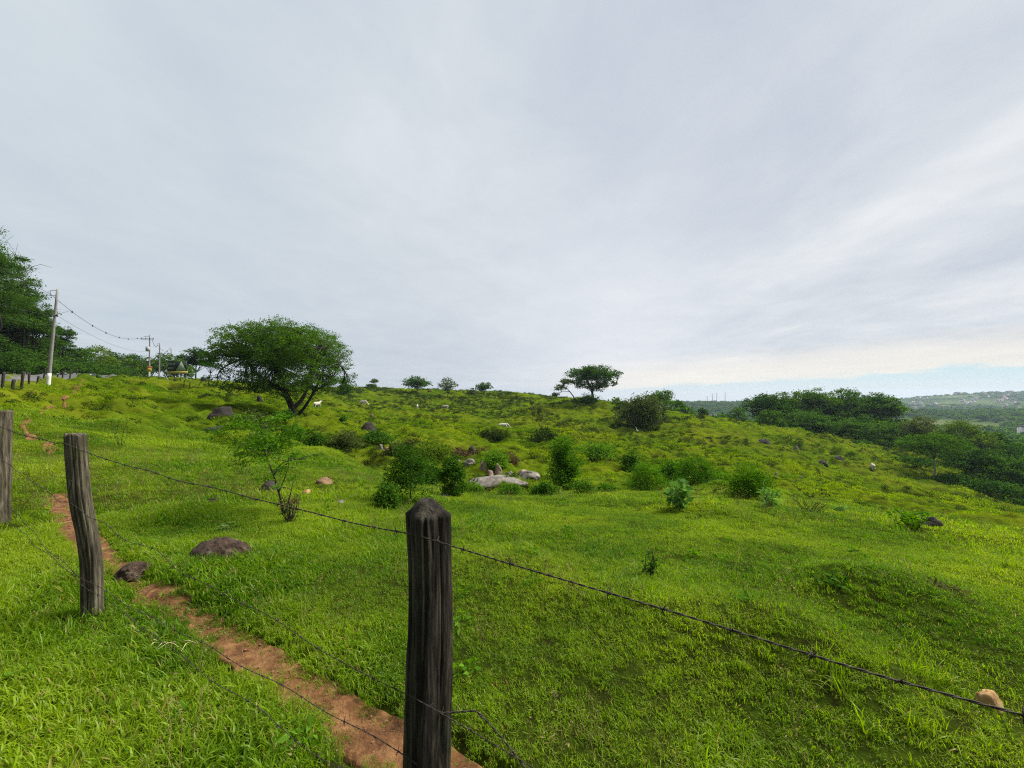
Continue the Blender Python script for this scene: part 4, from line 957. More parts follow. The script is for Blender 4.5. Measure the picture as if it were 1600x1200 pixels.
# ------------------------------------------------------------------ fence
POSTS = [(-.275, 1.28), (-2.94, 2.79), (-6.42, 4.96)]
def post_mesh(H, r, seed, square=.0, lean=(0, 0), point=0., jag=0., rot=0., seg=56, rings=80, buried=.25, wob=.012):
    g = np.random.default_rng(seed)
    th = np.linspace(0, 2*PI, seg, endpoint=False); zs = np.linspace(-buried, H, rings)
    TH, Z = np.meshgrid(th, zs)
    c, s_ = np.cos(TH-rot), np.sin(TH-rot)
    p = 2 + square*8
    rad = r/((np.abs(c)**p+np.abs(s_)**p)**(1/p))
    grain = vnoise(TH*seg/2/PI*.55, Z*2.2, seed) - .5
    crack = np.minimum(1, np.abs(vnoise(TH*2.4, Z*.9, seed+3)-.5)*9)
    crack2 = np.minimum(1, np.abs(vnoise(TH*4.1+2, Z*1.3, seed+8)-.5)*11)
    rad = rad*(1 + .035*grain + .08*(vnoise(TH*1.2, Z*3, seed+1)-.5) + .05*(vnoise(TH*.8, Z*6, seed+2)-.5)) - r*.2*(1-crack) - r*.08*(1-crack2)
    X = rad*np.cos(TH); Y = rad*np.sin(TH)
    wx = wob*(vnoise(Z[:, :1]*2.3, Z[:, :1]*0+seed, 5)-.5)*2; wy = wob*(vnoise(Z[:, :1]*2.1+9, Z[:, :1]*0+seed, 6)-.5)*2
    t = (Z/H)
    X = X + lean[0]*t + wx; Y = Y + lean[1]*t + wy
    V = np.stack([X, Y, Z], -1)
    # top cap: pull the last rings in to a blunt point or a weathered flat top
    K = 7
    ctr = V[-1].mean(0)
    caps = []
    for k_ in range(1, K+1):
        f = k_/K
        ringv = ctr + (V[-1]-ctr)*(1-f**(1.0 if point else 1.0))
        if point:
            rm = np.linalg.norm(ringv[:, :2]-ctr[:2], axis=1); rs = sum(np.roll(rm, q) for q in range(-4, 5))/9; ringv[:, :2] = ctr[:2] + (ringv[:, :2]-ctr[:2])*(rs/np.maximum(rm, 1e-6))[:, None]
        ringv[:, 2] = H + point*(1-(1-f)**1.8) + (jag*(vnoise(ringv[:, 0]*45+seed, ringv[:, 1]*45, seed+9)-.5)*2)
        caps.append(ringv)
    V = np.concatenate([V, np.array(caps)]); n = V.shape[0]
    if jag: V[rings-1, :, 2] += jag*(vnoise(V[rings-1, :, 0]*45+seed, V[rings-1, :, 1]*45, seed+9)-.5)*2
    i = np.arange(n-1)[:, None]*seg; j = np.arange(seg)[None]; j2 = (j+1) % seg
    q = np.stack([i+j, i+j2, i+seg+j2, i+seg+j], -1).reshape(-1, 4)
    return mesh_np('fence_post', V.reshape(-1, 3), [q])
def fpost(x, y, label, H, r, seed, mat, **kw):
    o = link('fence_post', post_mesh(H, r, seed, **kw), M[mat]); o.location = (x, y, zat(x, y))
    return tag(o, label, 'fence post', 'wooden posts of the barbed wire fence')
z1 = zat(*POSTS[0]); z2 = zat(*POSTS[1])
P1 = fpost(*POSTS[0], 'nearest dark squared fence post with a pointed top', EYE-(803-HZ)/F*1.28 - z1, .060, 5, 'post_dark', square=.9, jag=.006, wob=.02, point=.050, rot=R(43), lean=(-.004, 0), seg=96, rings=150)
P2 = fpost(*POSTS[1], 'round weathered fence post leaning left with a broken top', EYE-(678-HZ)/F*2.79 - z2, .053, 8, 'post_grey', square=.12, jag=.016, rot=R(20), lean=(-.125, 0), seg=80, rings=120)
P3 = fpost(*POSTS[2], 'grey fence post cut off by the left edge of the photo', EYE-(642-HZ)/F*4.96 - zat(*POSTS[2]), .085, 12, 'post_grey', square=.2, jag=.02, lean=(.03, 0))
farposts = [(3, 27, 1.3), (18, 24, 1.34), (33, 28, 1.3), (45, 36, 1.3), (57, 42, 1.28), (68, 49, 1.25), (89, 53, 1.25), (97, 56, 1.25), (109, 58, 1.3), (119, 62, 1.2)]
pm = post_mesh(1.3, .075, 21, square=.1, jag=.03, seg=16, rings=16, lean=(.10, 0), wob=.03); pm.materials.append(M['post_far'])
pm.polygons.foreach_set('use_smooth', np.ones(len(pm.polygons), bool))
FP = []
LAB = ['leftmost roadside fence post at the edge of the photo', 'first dark fence post right of the left edge beside the road', 'second dark post of the roadside fence', 'third dark post of the roadside fence', 'fourth dark post of the roadside fence', 'dark fence post just left of the nearest utility pole', 'dark fence post just right of the nearest utility pole', 'dark fence post second right of the nearest utility pole', 'pale topped fence post third right of the nearest utility pole', 'last small dark fence post before the blue car']
base_o = None
for (px, Y, h), lb in zip(farposts, LAB):
    x = gx(px, Y)
    if base_o is None:
        o = bpy.data.objects.new('fence_post', pm); base_o = o
    else: o = base_o.copy()
    COL.objects.link(o); o.location = (x, Y, zat(x, Y)); o.rotation_euler = (random.uniform(-.04, .04), random.uniform(-.03, .06), random.uniform(0, 6)*0); o.scale = (1, 1, h/1.3)
    tag(o, lb, 'fence post', 'wooden posts of the roadside fence'); FP.append((x, Y))
# posts joining the near and far runs, just outside the picture
for x, y in [(-10.1, 7.3), (-14.4, 10.3), (-18.8, 13.4), (-23.3, 16.8), (-27.6, 20.4), (2.4, -.25)]:
    o = base_o.copy(); COL.objects.link(o); o.location = (x, y, zat(x, y)); o.scale = (.8, .8, 1)
    tag(o, 'fence post of the run just outside the picture', 'fence post', 'fence posts outside the picture')

def wire_mesh(pts, sag=.0, r=.0017, barb=.13, seed=0, twist=True, wob=.004):
    g = np.random.default_rng(seed); b = MB()
    dense = []
    for k_, (a, c) in enumerate(zip(pts[:-1], pts[1:])):
        a = np.array(a); c = np.array(c); L = np.linalg.norm(c-a); n = max(3, int(L/.012)) if twist else max(6, int(L/.8))
        t = np.linspace(0, 1, n, endpoint=False)[:, None]
        sg = sag[k_] if isinstance(sag, (list, tuple)) else sag
        p = a+(c-a)*t; p[:, 2] -= sg*4*(t*(1-t))[:, 0]*1
        dense.append(p)
    P = np.concatenate(dense+[np.array([pts[-1]])])
    s = np.concatenate([[0], np.cumsum(np.linalg.norm(np.diff(P, axis=0), axis=1))])
    P[:, 2] += (vnoise(s*3.1, s*0+seed, 3)-.5)*wob*2; P[:, 1] += (vnoise(s*2.7, s*0+seed+4, 3)-.5)*wob*2
    if not twist:
        b.tube(P, r, 5); return b
    T = np.gradient(P, axis=0); T /= np.linalg.norm(T, axis=1)[:, None]
    U = np.cross(T, [0, 0, 1.]); U /= np.linalg.norm(U, axis=1)[:, None]; W = np.cross(U, T)
    for ph in (0, PI):
        a = s*2*PI/.055+ph
        b.tube(P + (U*np.cos(a)[:, None]+W*np.sin(a)[:, None])*r*1.05, r, 5)
    for q in np.arange(.06, s[-1], barb):
        q += g.uniform(-.02, .02); i = int(np.searchsorted(s, q)); i = min(i, len(P)-2)
        for m_ in range(2):
            a = g.uniform(0, PI); d = U[i]*math.cos(a)+W[i]*math.sin(a)
            off = T[i]*(.004*m_)
            e = d*g.uniform(.012, .017) + T[i]*g.normal()*.004
            b.tube([P[i]-e+off, P[i]+off, P[i]+e+off], [.0006, .0014, .0006], 4)
        # coil
        tt = np.linspace(0, 4*PI, 16)
        b.tube(P[i]+np.outer(np.linspace(-.006, .006, 16), T[i])+(np.outer(np.cos(tt), U[i])+np.outer(np.sin(tt), W[i]))*r*2.4, .0012, 4)
    return b
def at(post, py, Y, dx=0, dy=-.0):
    return None
def wpt(px, py, Y): return (gx(px, Y), Y, zrow(py, Y))
x1, y1 = POSTS[0]; x2, y2 = POSTS[1]; x3, y3 = POSTS[2]
fx = .075   # wires run on the camera-left face of the posts
def wires():
    # (label, heights at post0 (off right), 1, 2, 3, sag)
    dirv = np.array([x2-x1, y2-y1]); dirv /= np.linalg.norm(dirv); nrm = np.array([-dirv[1], dirv[0]])
    if nrm[1] > 0: nrm = -nrm
    def on(x, y, h, o_=.062):
        return (x+nrm[0]*o_, y+nrm[1]*o_, h)
    specs = [('top strand of barbed wire crossing the picture from left to right', [1.02, 1.165, 1.255, 1.27], [.0, .03, .03], 1),
             ('second strand of barbed wire, below the top one', [.52, .66, .84, .95], [.03, .015, .03], 2),
             ('third strand of barbed wire running low above the dirt path', [.22, .475, .36, .55], [.03, .01, .04], 3),
             ('lowest slack strand of wire near the grass', [.05, .30, .34, .3], [.02, .03, .02], 4)]
    p0 = np.array([x1, y1])-dirv*3.0
    for lab, hs, sg, sd in specs:
        pts = [on(p0[0], p0[1], hs[0]), on(x1, y1, hs[1]), on(x2-.12*hs[2]/1.35, y2, hs[2], .07), on(x3, y3, hs[3], .085)]
        for (px_, py_) in [(-10.1, 7.3), (-14.4, 10.3), (-18.8, 13.4)]:
            pts.append((px_, py_, zat(px_, py_)+min(hs[3], 1.2)))
        b = wire_mesh(pts, sg+[.02]*3, seed=sd, wob=.006 if sd < 2 else .018, r=(.0013 if sd == 1 else .0009))
        tag(b.build('barbed_wire', M['wire']), lab, 'barbed wire', 'barbed wires of the near fence')
    # loose tail hanging off the nearest post
    b = wire_mesh([on(x1, y1, .60), (x1+.16, y1-.02, .60), (x1+.30, y1-.10, .52), (x1+.42, y1-.17, .42), (x1+.62, y1-.25, .30)], [0, -.01, 0, 0], seed=9, wob=.012, r=.0017)
    tag(b.build('barbed_wire', M['wire']), 'loose grey tail of wire hanging right of the nearest post', 'barbed wire', 'barbed wires of the near fence')
    for k_, h in enumerate((1.15, .65)):
        pts = [(x+.0, y-.1, zat(x, y)+h) for x, y in FP]
        b = wire_mesh(pts, .03, r=.006, seed=20+k_, twist=False)
        tag(b.build('fence_wire', M['wire']), ['upper', 'lower'][k_]+' wire of the roadside fence', 'fence wire', 'wires of the roadside fence')
wires()

# ------------------------------------------------------------------ poles, cables, sign, car, house fronts
def upole(px, Y, top, lean, label, arm=None, white=1.3, r0=.16, extra=None):
    x = gx(px, Y); z = zat(x, Y); H = zrow(top, Y)-z
    root = empty('utility_pole', (x, Y, z)); tag(root, label, 'utility pole', 'utility poles along the road')
    b = MB(); n = 9; t = np.linspace(0, 1, n)
    def pos(h): return np.array([lean*h/H, 0, h])
    def rad(h): return r0*(1-.42*h/H)
    b.tube([pos(-.4+(H+.4)*q) for q in t], [rad(max(0, -.4+(H+.4)*q)) for q in t], 14); b.build('shaft', M['concrete'], root)
    b = MB(); b.tube([pos(white*q) for q in np.linspace(-.2, 1, 6)], [rad(white*q)+.012 for q in np.linspace(0, 1, 6)], 14); b.build('painted_base', M['white'], root)
    if arm == 'cross':
        b = MB(); q = pos(H-.95); b.box(q+np.array([-.35, -.2, 0]), (2.9, .12, .14)); b.build('crossarm', M['iron'], root)
        b = MB()
        for dx in (-1.55, -.75, .2, .95): b = MB(); b.tube([q+np.array([dx, -.2, .07]), q+np.array([dx, -.2, .3])], [.06, .035], 8); b.build('insulator', M['iron'], root)
        b = MB(); q = pos(H-.35); b.box(q+np.array([-.5, -.18, 0]), (.9, .08, .08)); b.build('bracket', M['iron'], root)
        b = MB(); q = pos(H-3.1); b.tube([q+np.array([-.05, -.38, -.5]), q+np.array([-.05, -.38, .45])], [.36, .36], 16); b.build('transformer', M['grey'], root)
    else:
        q = pos(H-.5); b = MB()
        b.tube([q+np.array([0, -.1, .35]), q+np.array([-.6, -.1, .32])], .022, 6); b.tube([q+np.array([-.6, -.1, .35]), q+np.array([-.6, -.1, -.2])], .022, 6); b.tube([q+np.array([0, -.1, -.2]), q+np.array([-.6, -.1, -.2])], .022, 6)
        b.build('bracket', M['iron'], root)
        b = MB()
        for dh, dx in ((-2.8, .35), (-3.9, -.25), (-2.85, -.3)):
            if H + dh < 1: continue
            b = MB(); c = pos(H+dh); b.tube([c, c+np.array([dx, -.1, .02])], .05, 6)
            b.tube([c+np.array([dx, -.1, -.1]), c+np.array([dx, -.1, .16])], [.07, .05], 8)
            b.build('insulator', M['iron'], root)
    return root, np.array([x, Y, z]), H, lean
U1 = upole(75, 42, 452, 1.0, 'nearest leaning concrete utility pole with white painted base', white=1.45)
U2 = upole(233, 86, 523, .15, 'utility pole with crossarm, transformer and yellow sign', 'cross', 1.5)
U3 = upole(248.5, 107, 536, .2, 'plain thin concrete pole right of the crossarm pole', white=1.5, r0=.2)
U4 = upole(267, 136, 543, .1, 'farthest utility pole rising behind the roadside trees', white=1.4, r0=.2)
def top_of(U, dh, dx=0, dy=-.1):
    return tuple(U[1] + np.array([U[3]*(U[2]+dh)/U[2]+dx, dy, U[2]+dh]))
def cable(a, c, sag, r, label, spacers=0, seed=0):
    a = np.array(a); c = np.array(c); t = np.linspace(0, 1, 40)[:, None]
    p = a+(c-a)*t; p[:, 2] -= (4*sag*t*(1-t))[:, 0]
    b = MB(); b.tube(p, r, 5)
    for k_ in range(spacers):
        f = (k_+1)/(spacers+1); i = int(f*39)
        b.box(p[i], (.10, .10, .22))
    tag(b.build('power_cable', M['iron']), label, 'cable', 'overhead cables along the road')
P0 = (-46, 22, 20.5)
cable(top_of(U1, -.5, -.6), top_of(U2, -.35, -.9), 2.2, .022, 'spacer cable sagging between nearest pole and crossarm pole', 6)
cable(P0, top_of(U1, -.5, -.6), .8, .02, 'upper cable running from the left edge to the nearest pole', 5)
cable((-46, 22, 20.0), top_of(U1, -.7, -.6), .8, .014, 'second upper cable from the left edge to the nearest pole')
cable((-45, 22, 11.5), top_of(U1, -2.85, -.3), .4, .013, 'middle cable from the left edge across the dark trees')
cable((-45, 22, 10.4), top_of(U1, -3.9, -.25), .5, .013, 'lowest cable from the left edge across the dark trees')
cable(top_of(U1, -2.8, .35), top_of(U2, -3.6), 1.2, .014, 'thin lower cable between nearest pole and crossarm pole')
cable(top_of(U2, -.95, .6), top_of(U3, -.5, -.5), 1.0, .03, 'cable from the crossarm pole to the plain pole', 2)
cable(top_of(U3, -.5, -.5), top_of(U4, -.5, -.5), 1.2, .03, 'cable from the plain pole to the farthest pole', 2)
# dark weeds at foot of nearest pole
bush('leafy_bush', 'small dark weed clump at the foot of the nearest utility pole', 80, 599, 592, 12, 'bush_dark', 40, 1.8, 6)

def board_text(b, x0, x1, zc, h, g, y):
    """rows of blocky light strokes where the lettering is too small to read"""
    x = x0
    while x < x1-.05:
        w = g.uniform(.16, .30)
        k_ = g.integers(0, 4)
        b.box((x+.03, y, zc), (.06, .02, h))
        if k_ != 1: b.box((x+w/2, y, zc+h*.42), (w-.08, .02, h*.18))
        if k_ != 2: b.box((x+w/2, y, zc), (w-.10, .02, h*.16))
        if k_ in (0, 3): b.box((x+w/2, y, zc-h*.42), (w-.08, .02, h*.18))
        x += w+.09
def billboard():
    Y = 84; x = gx(277, Y); z = zat(x, Y); s = Y/F
    root = empty('billboard', (x, Y, z)); tag(root, 'dark green roadside sign with pale triangle and yellow band', 'sign')
    g = np.random.default_rng(5)
    zt = zrow(564, Y)-z; zb = zrow(580, Y)-z; zl = zrow(584, Y)-z
    W = 29*s
    b = MB(); b.box((0, 0, (zt+zb)/2), (W, .14, zt-zb)); bd = b.build('board', M['sign_dark'], root, smooth=False)
    b = MB(); b.box((.1, -.02, (zb+zl)/2), (W+.2, .16, zb-zl-.02)); b.build('band', M['sign_gold'], root, smooth=False)
    b = MB(); tw = 16*s; x0 = W*.5-tw-.05; th = zt-zb-.25
    b.add([(x0, -.09, zb+.08), (x0+tw, -.09, zb+.08), (x0+tw*.55, -.09, zb+th+.2), (x0, -.07, zb+.08), (x0+tw, -.07, zb+.08), (x0+tw*.55, -.07, zb+th+.2)], {3: [[0, 1, 2], [5, 4, 3]], 4: [[0, 3, 4, 1], [1, 4, 5, 2], [2, 5, 3, 0]]})
    b.build('emblem', M['sign_pale'], root, smooth=False)
    b = MB(); board_text(b, -W/2+.12, -W/2+W*.44, zb+(zt-zb)*.70, .42, g, -.08); b.build('lettering', M['sign_text'], root, smooth=False); b = MB(); board_text(b, -W/2+.15, -W/2+W*.34, zb+(zt-zb)*.28, .38, g, -.08); b.build('lettering', M['sign_text'], root, smooth=False)
    for dx in (-W*.45, -W*.15, W*.15, W*.45):
        b = MB(); b.tube([(dx, .08, -.3), (dx, .08, zl)], .07, 8); b.build('leg', M['post_far'], root)
    b = MB(); b.tube([(-W*.45, .3, -.2), (-W*.75, .3, zl)], .05, 6); b.build('brace', M['grey'], root)
billboard()
def warning_sign():
    Y = 84.5; x = gx(233, Y); z = zat(x, Y); s = Y/F
    root = empty('road_sign', (x, Y, z)); tag(root, 'yellow and orange road sign in front of the crossarm pole', 'sign')
    zt = zrow(573, Y)-z
    b = MB(); b.box((0, 0, zt-.12), (1.2, .04, .26)); b.build('top_plate', M['orange'], root, smooth=False)
    b = MB(); b.box((0, 0, zt-.68), (.9, .05, .82)); b.build('plate', M['yellow'], root, smooth=False)
    b = MB(); b.tube([(0, .06, -.3), (0, .06, zt)], .04, 8); b.build('leg', M['grey'], root)
warning_sign()
def low_wall():
    Y = 88; root_x = gx(232, Y); z = zat(root_x, Y)
    b = MB()
    for px, w in ((222, 7), (238, 6)):
        x = gx(px, Y); b.box((x-root_x, 0, .35), (w/F*Y, .2, .9))
    o = b.build('barrier', M['white'], None, smooth=False); o.location = (root_x, Y-.6, z)
    tag(o, 'low white roadside barrier at the foot of the crossarm pole', 'barrier')
low_wall()
def pass_fence():
    # weathered rail fence near the sign
    Y = 80; labels = ['short wooden stake in the grass in front of the roadside sign', 'slim wooden stake right of the roadside sign']
    for (px, h), lb in zip(((287, 1.3), (296, 1.1)), labels):
        o = base_o.copy(); COL.objects.link(o); x = gx(px, 70); o.location = (x, 70, zat(x, 70)); o.scale = (.9, .9, h/1.3)
        tag(o, lb, 'fence post', 'wooden stakes near the roadside sign')
pass_fence()
def car():
    Y = 64; px = 138; x = gx(px, Y); z = zat(x, Y)+.02
    root = empty('parked_car', (x, Y, z), R(44)); tag(root, 'dark blue car parked by the shrubs right of the nearest pole', 'car')
    prof = [(-1.95, .35), (-1.98, .75), (-1.7, .92), (-1.0, .98), (-.45, 1.42), (.75, 1.46), (1.45, 1.02), (1.9, .95), (1.98, .6), (1.95, .35)]
    b = MB(); P = np.array(prof); n = len(P); w = .84
    def ins(zv): return w-.16*max(0, zv-.95)/.5
    L_ = np.array([(ins(q[1]), q[0], q[1]) for q in P]); R_ = np.array([(-ins(q[1]), q[0], q[1]) for q in P])
    i = np.arange(n); i2 = (i+1) % n
    b.add(np.concatenate([L_, R_]), {4: np.stack([i, i2, i2+n, i+n], 1), n: [list(range(n))[::-1], list(range(n, 2*n))]})
    b.build('body', M['car'], root, smooth=False)
    b = MB(); b.box((0, -.72, 1.20), (1.36, .03, .40), rx=-R(40)); b.build('windscreen', M['glass'], root, smooth=False)
    for sx in (-1, 1):
        b = MB(); b.box((sx*.775, .2, 1.2), (.03, 1.5, .3)); b.build('window', M['glass'], root, smooth=False)
        b = MB(); b.box((sx*.6, -1.97, .70), (.34, .08, .16)); b.build('headlight', M['white'], root, smooth=False)
        for sy in (-1.25, 1.25):
            b = MB(); b.tube([(sx*.72, sy, .32), (sx*.88, sy, .32)], .32, 20); b.build('wheel', M['rubber'], root)
car()

# ------------------------------------------------------------------ animals
def skin_obj(name, verts, edges, radii, mat, parent=None, sub=2):
    me = bpy.data.meshes.new(name); me.from_pydata(verts, edges, [])
    o = bpy.data.objects.new(name, me); COL.objects.link(o); me.materials.append(mat)
    o.modifiers.new('skin', 'SKIN')
    for v, r_ in zip(me.skin_vertices[0].data, radii): v.radius = (r_, r_) if isinstance(r_, (int, float)) else r_
    me.skin_vertices[0].data[0].use_root = True
    s = o.modifiers.new('sub', 'SUBSURF'); s.levels = sub; s.render_levels = sub
    if parent: o.parent = parent
    return o
def cow_parts(grazing=True):
    # faces +X; ground z=0
    v = [(0, 0, 1.0), (.55, 0, 1.02), (.85, 0, 1.12), (-.55, 0, 1.05), (-.85, 0, 1.08)]; e = [(0, 1), (1, 2), (0, 3), (3, 4)]; r = [.36, .34, .25, .33, .22]
    if grazing: neck = [(1.1, 0, .95), (1.35, 0, .62), (1.52, 0, .36), (1.66, 0, .14)]; nr = [.17, .13, .13, .075]
    else: neck = [(1.08, 0, 1.3), (1.28, 0, 1.5), (1.48, 0, 1.46), (1.72, 0, 1.32)]; nr = [.17, .13, .14, .08]
    k_ = 2
    for p, q in zip(neck, nr): v.append(p); r.append(q); e.append((k_, len(v)-1)); k_ = len(v)-1
    head = len(v)-2
    v.append((.72, 0, 1.42)); r.append(.11); e.append((2, len(v)-1))         # hump
    for sy in (-1, 1):                                                       # forelegs
        k_ = 1
        for p, q in (((.66, sy*.2, .72), .12), ((.68, sy*.2, .42), .075), ((.66, sy*.2, .12), .05), ((.69, sy*.2, .03), .065)):
            v.append(p); r.append(q); e.append((k_, len(v)-1)); k_ = len(v)-1
        k_ = 3                                                               # hind legs with hock behind
        for p, q in (((-.68, sy*.2, .78), .15), ((-.58, sy*.2, .58), .10), ((-.80, sy*.2, .40), .065), ((-.76, sy*.2, .12), .05), ((-.72, sy*.2, .03), .065)):
            v.append(p); r.append(q); e.append((k_, len(v)-1)); k_ = len(v)-1
        h = np.array(v[head])                                                # ears
        v.append(tuple(h+np.array([-.06, sy*.2, .05]))); r.append(.04); e.append((head, len(v)-1))
    k_ = 4
    for p, q in (((-1.0, 0, .95), .04), ((-1.03, 0, .6), .025), ((-1.02, 0, .38), .04)):
        v.append(p); r.append(q); e.append((k_, len(v)-1)); k_ = len(v)-1
    return v, e, r
cow_g = cow_parts(True); cow_u = cow_parts(False)
def cow(px, base, rz, label, graz=True, scale=1., mat='cow', proto={}, Yo=None):
    x, Y, z = ground(px, base)
    if Yo: Y = Yo; x = gx(px, Y); z = zat(x, Y)
    key = (graz, mat)
    if key not in proto: o = skin_obj('cow', *(cow_g if graz else cow_u), M[mat]); proto[key] = o
    else: o = proto[key].copy(); COL.objects.link(o)
    o.location = (x, Y, z-.02); o.rotation_euler = (0, 0, rz); o.scale = (scale,)*3
    tag(o, label, 'cow', 'cattle grazing on the far hillside')
cow(567, 637, R(-8), 'white cow grazing at the dark weeds, leftmost on the hillside', scale=1.05)
cow(696, 642, R(170), 'white cow below the thin greyish crest tree')
cow(652, 642, R(100), 'white cow seen end on below the leftmost crest tree', False, .9)
cow(786, 670, R(15), 'nearest white cow, in the middle of the hillside', True, 1.05)
cow(495, 642, R(80), 'white calf right of the big spreading tree trunk', False, .8)
cow(671, 616, R(0), 'brown cow high on the crest between the crest trees', True, 1., 'brown_hide')
cow(1364, 737, R(60), 'black and white cow on the right slope near the valley wood', True, .85)
def egret(px, base, rz, label):
    x, Y, z = ground(px, base)
    v = [(0, 0, .42), (.14, 0, .48), (.2, 0, .62), (.17, 0, .76), (.22, 0, .84), (.36, 0, .82), (-.2, 0, .36), (.0, .05, .2), (.02, .05, 0), (.0, -.05, .2), (.02, -.05, 0)]
    e = [(0, 1), (1, 2), (2, 3), (3, 4), (4, 5), (0, 6), (0, 7), (7, 8), (0, 9), (9, 10)]
    r = [.12, .09, .04, .035, .045, .012, .05, .02, .018, .02, .018]
    o = skin_obj('egret', v, e, r, M['bird'], sub=1); o.location = (x, Y, z); o.rotation_euler = (0, 0, rz); o.scale = (1.3,)*3
    tag(o, label, 'bird', 'egrets under the olive tree clump')
egret(993, 671, 1., 'white egret at the foot of the olive tree clump, upper of two')
egret(996, 679, 2.5, 'white egret standing lower in front of the olive tree clump')

# ------------------------------------------------------------------ houses
def house(px, Y, wpx, hpx, roofpx, label, roof='roof', group=None, base_py=None, rz=0):
    x = gx(px, Y); s = Y/F; w = wpx*s; h = hpx*s; rh = roofpx*s; d = w*.6
    z = zat(x, Y) if base_py is None else zrow(base_py, Y)
    z = min(z, zat(x, Y)) if base_py is None else z
    root = empty('house', (x, Y, z), rz); tag(root, label, 'house', group)
    ground_gap = max(0, z-zat(x, Y))+.5
    b = MB(); b.box((0, 0, (h-ground_gap)/2), (w, d, h+ground_gap)); b.build('wall', M['wall'], root, smooth=False)
    b = MB(); o_ = w*.05
    V = [(-w/2-o_, -d/2-o_, h), (w/2+o_, -d/2-o_, h), (w/2+o_, d/2+o_, h), (-w/2-o_, d/2+o_, h), (-w/2-o_, 0, h+rh), (w/2+o_, 0, h+rh)]
    b.add(V, {4: [[0, 1, 5, 4], [2, 3, 4, 5], [3, 2, 1, 0]], 3: [[0, 4, 3], [1, 2, 5]]}); b.build('roof', M[roof], root, smooth=False)
    for dx in (-.28, .0, .28):
        b = MB(); b.box((dx*w, -d/2-.03, h*.5), (w*.13, .1, h*.34)); b.build('window', M['glass'], root, smooth=False)
    return root
house(1120, 260, 26, 6, 5, 'grey roofed house beyond the crest left of the dense grove', base_py=659)
house(1150, 240, 22, 6, 3, 'white walled house seen through the thin tree by the dense grove', base_py=664)
house(1603, 330, 16, 7, 2, 'white building at the right edge above the valley wood', base_py=674)
g = np.random.default_rng(77)
for k_ in range(30):
    px = g.uniform(1410, 1610); Y = g.uniform(1180, 1840)
    house(px, Y, g.uniform(4, 9), g.uniform(2.0, 3.4), g.uniform(1, 1.8), 'tiny pale house far away on the hazy hills', 'roof' if k_ % 3 else 'roof_red', 'far houses on the hazy hills', rz=g.uniform(-.5, .5))
for px, Y, h, lb in ((1105, 1290, 26, 'leftmost thin mast on the far ridge'), (1113, 1300, 34, 'second thin mast on the far ridge'), (1120, 1290, 36, 'third thin mast on the far ridge'), (1133, 1300, 40, 'rightmost thin mast on the far ridge')):
    x = gx(px, Y); b = MB(); b.tube([(0, 0, -2), (0, 0, h)], [.9, .5], 6)
    for q in (.6, .8, .95): b.box((0, 0, h*q), (5, .4, .4))
    o = b.build('mast', M['grey']); o.location = (x, Y, zat(x, Y)); tag(o, lb, 'mast', 'masts on the far ridge')

# ------------------------------------------------------------------ far woods
def far_crown(seed):
    g = np.random.default_rng(seed); b = MB()
    L = []
    for k_ in range(9):
        a = g.uniform(0, 2*PI); q = math.sqrt(g.uniform(0, 1))
        L.append((q*.6*math.cos(a), q*.6*math.sin(a), .5+.35*(1-q*q), .34, .34, .22))
    crown_leaves(b, L, 420, .22, g, ncl=6, flat=.7, asp=.7)
    b.tube([(0, 0, -.3), (0, 0, .6)], [.05, .03], 5)
    return b.mesh('far_crown')
fC = proto_col('far_tree', [far_crown(600+k_) for k_ in range(6)], M['tree'])
def far_points(r0, r1, dens, thr, px0=940, px1=1900, sc=.004):
    a0 = math.atan((px0-800)/F); a1 = math.atan((px1-800)/F)
    n = int(dens*(r1*r1-r0*r0)*(a1-a0)/2)
    r = np.sqrt(rng.uniform(r0*r0, r1*r1, n)); a = rng.uniform(a0, a1, n); X = r*np.sin(a); Y = r*np.cos(a)
    f = fbm(X*sc, Y*sc*1.4, 81, 4)
    k_ = f > thr
    return X[k_], Y[k_], r[k_]
Xa, Ya, ra = far_points(205, 620, .013, .34, sc=.008)
Xb, Yb, rb = far_points(620, 1500, .005, .37)
Xc, Yc, rc = far_points(1500, 3250, .0013, .45, sc=.0025)
X = np.r_[Xa, Xb, Xc]; Y = np.r_[Ya, Yb, Yc]; r = np.r_[ra, rb, rc]
S = rng.uniform(5.0, 9.0, len(X))*(1+smooth01((r-1200)/1500)*.15)
scatter('far_woods', np.stack([X, Y, zf(X, Y)-.5], 1), S, fC, 6, 'woodland filling the valley and covering the distant hazy hills', 'woods', .08, zs=rng.uniform(.8, 1.25, len(X)))
print('far trees', len(X))

# a few fallen straw stems on the near grass
g = np.random.default_rng(3)
b = MB()
for k_ in range(7):
    a = g.uniform(0, PI); c = np.array([gx(268, 2.45)+g.normal()*.05, 2.45+g.normal()*.05, 0]); c[2] = zat(c[0], c[1])+.05
    d = np.array([math.cos(a), math.sin(a), .15*g.normal()])*g.uniform(.025, .06)
    b.tube([c-d, c+d*.1+np.array([0, 0, .015]), c+d], [.0015, .002, .0006], 5)
tag(b.build('straw', M['straw']), 'small bunch of dry straw lying in the left foreground grass', 'straw')

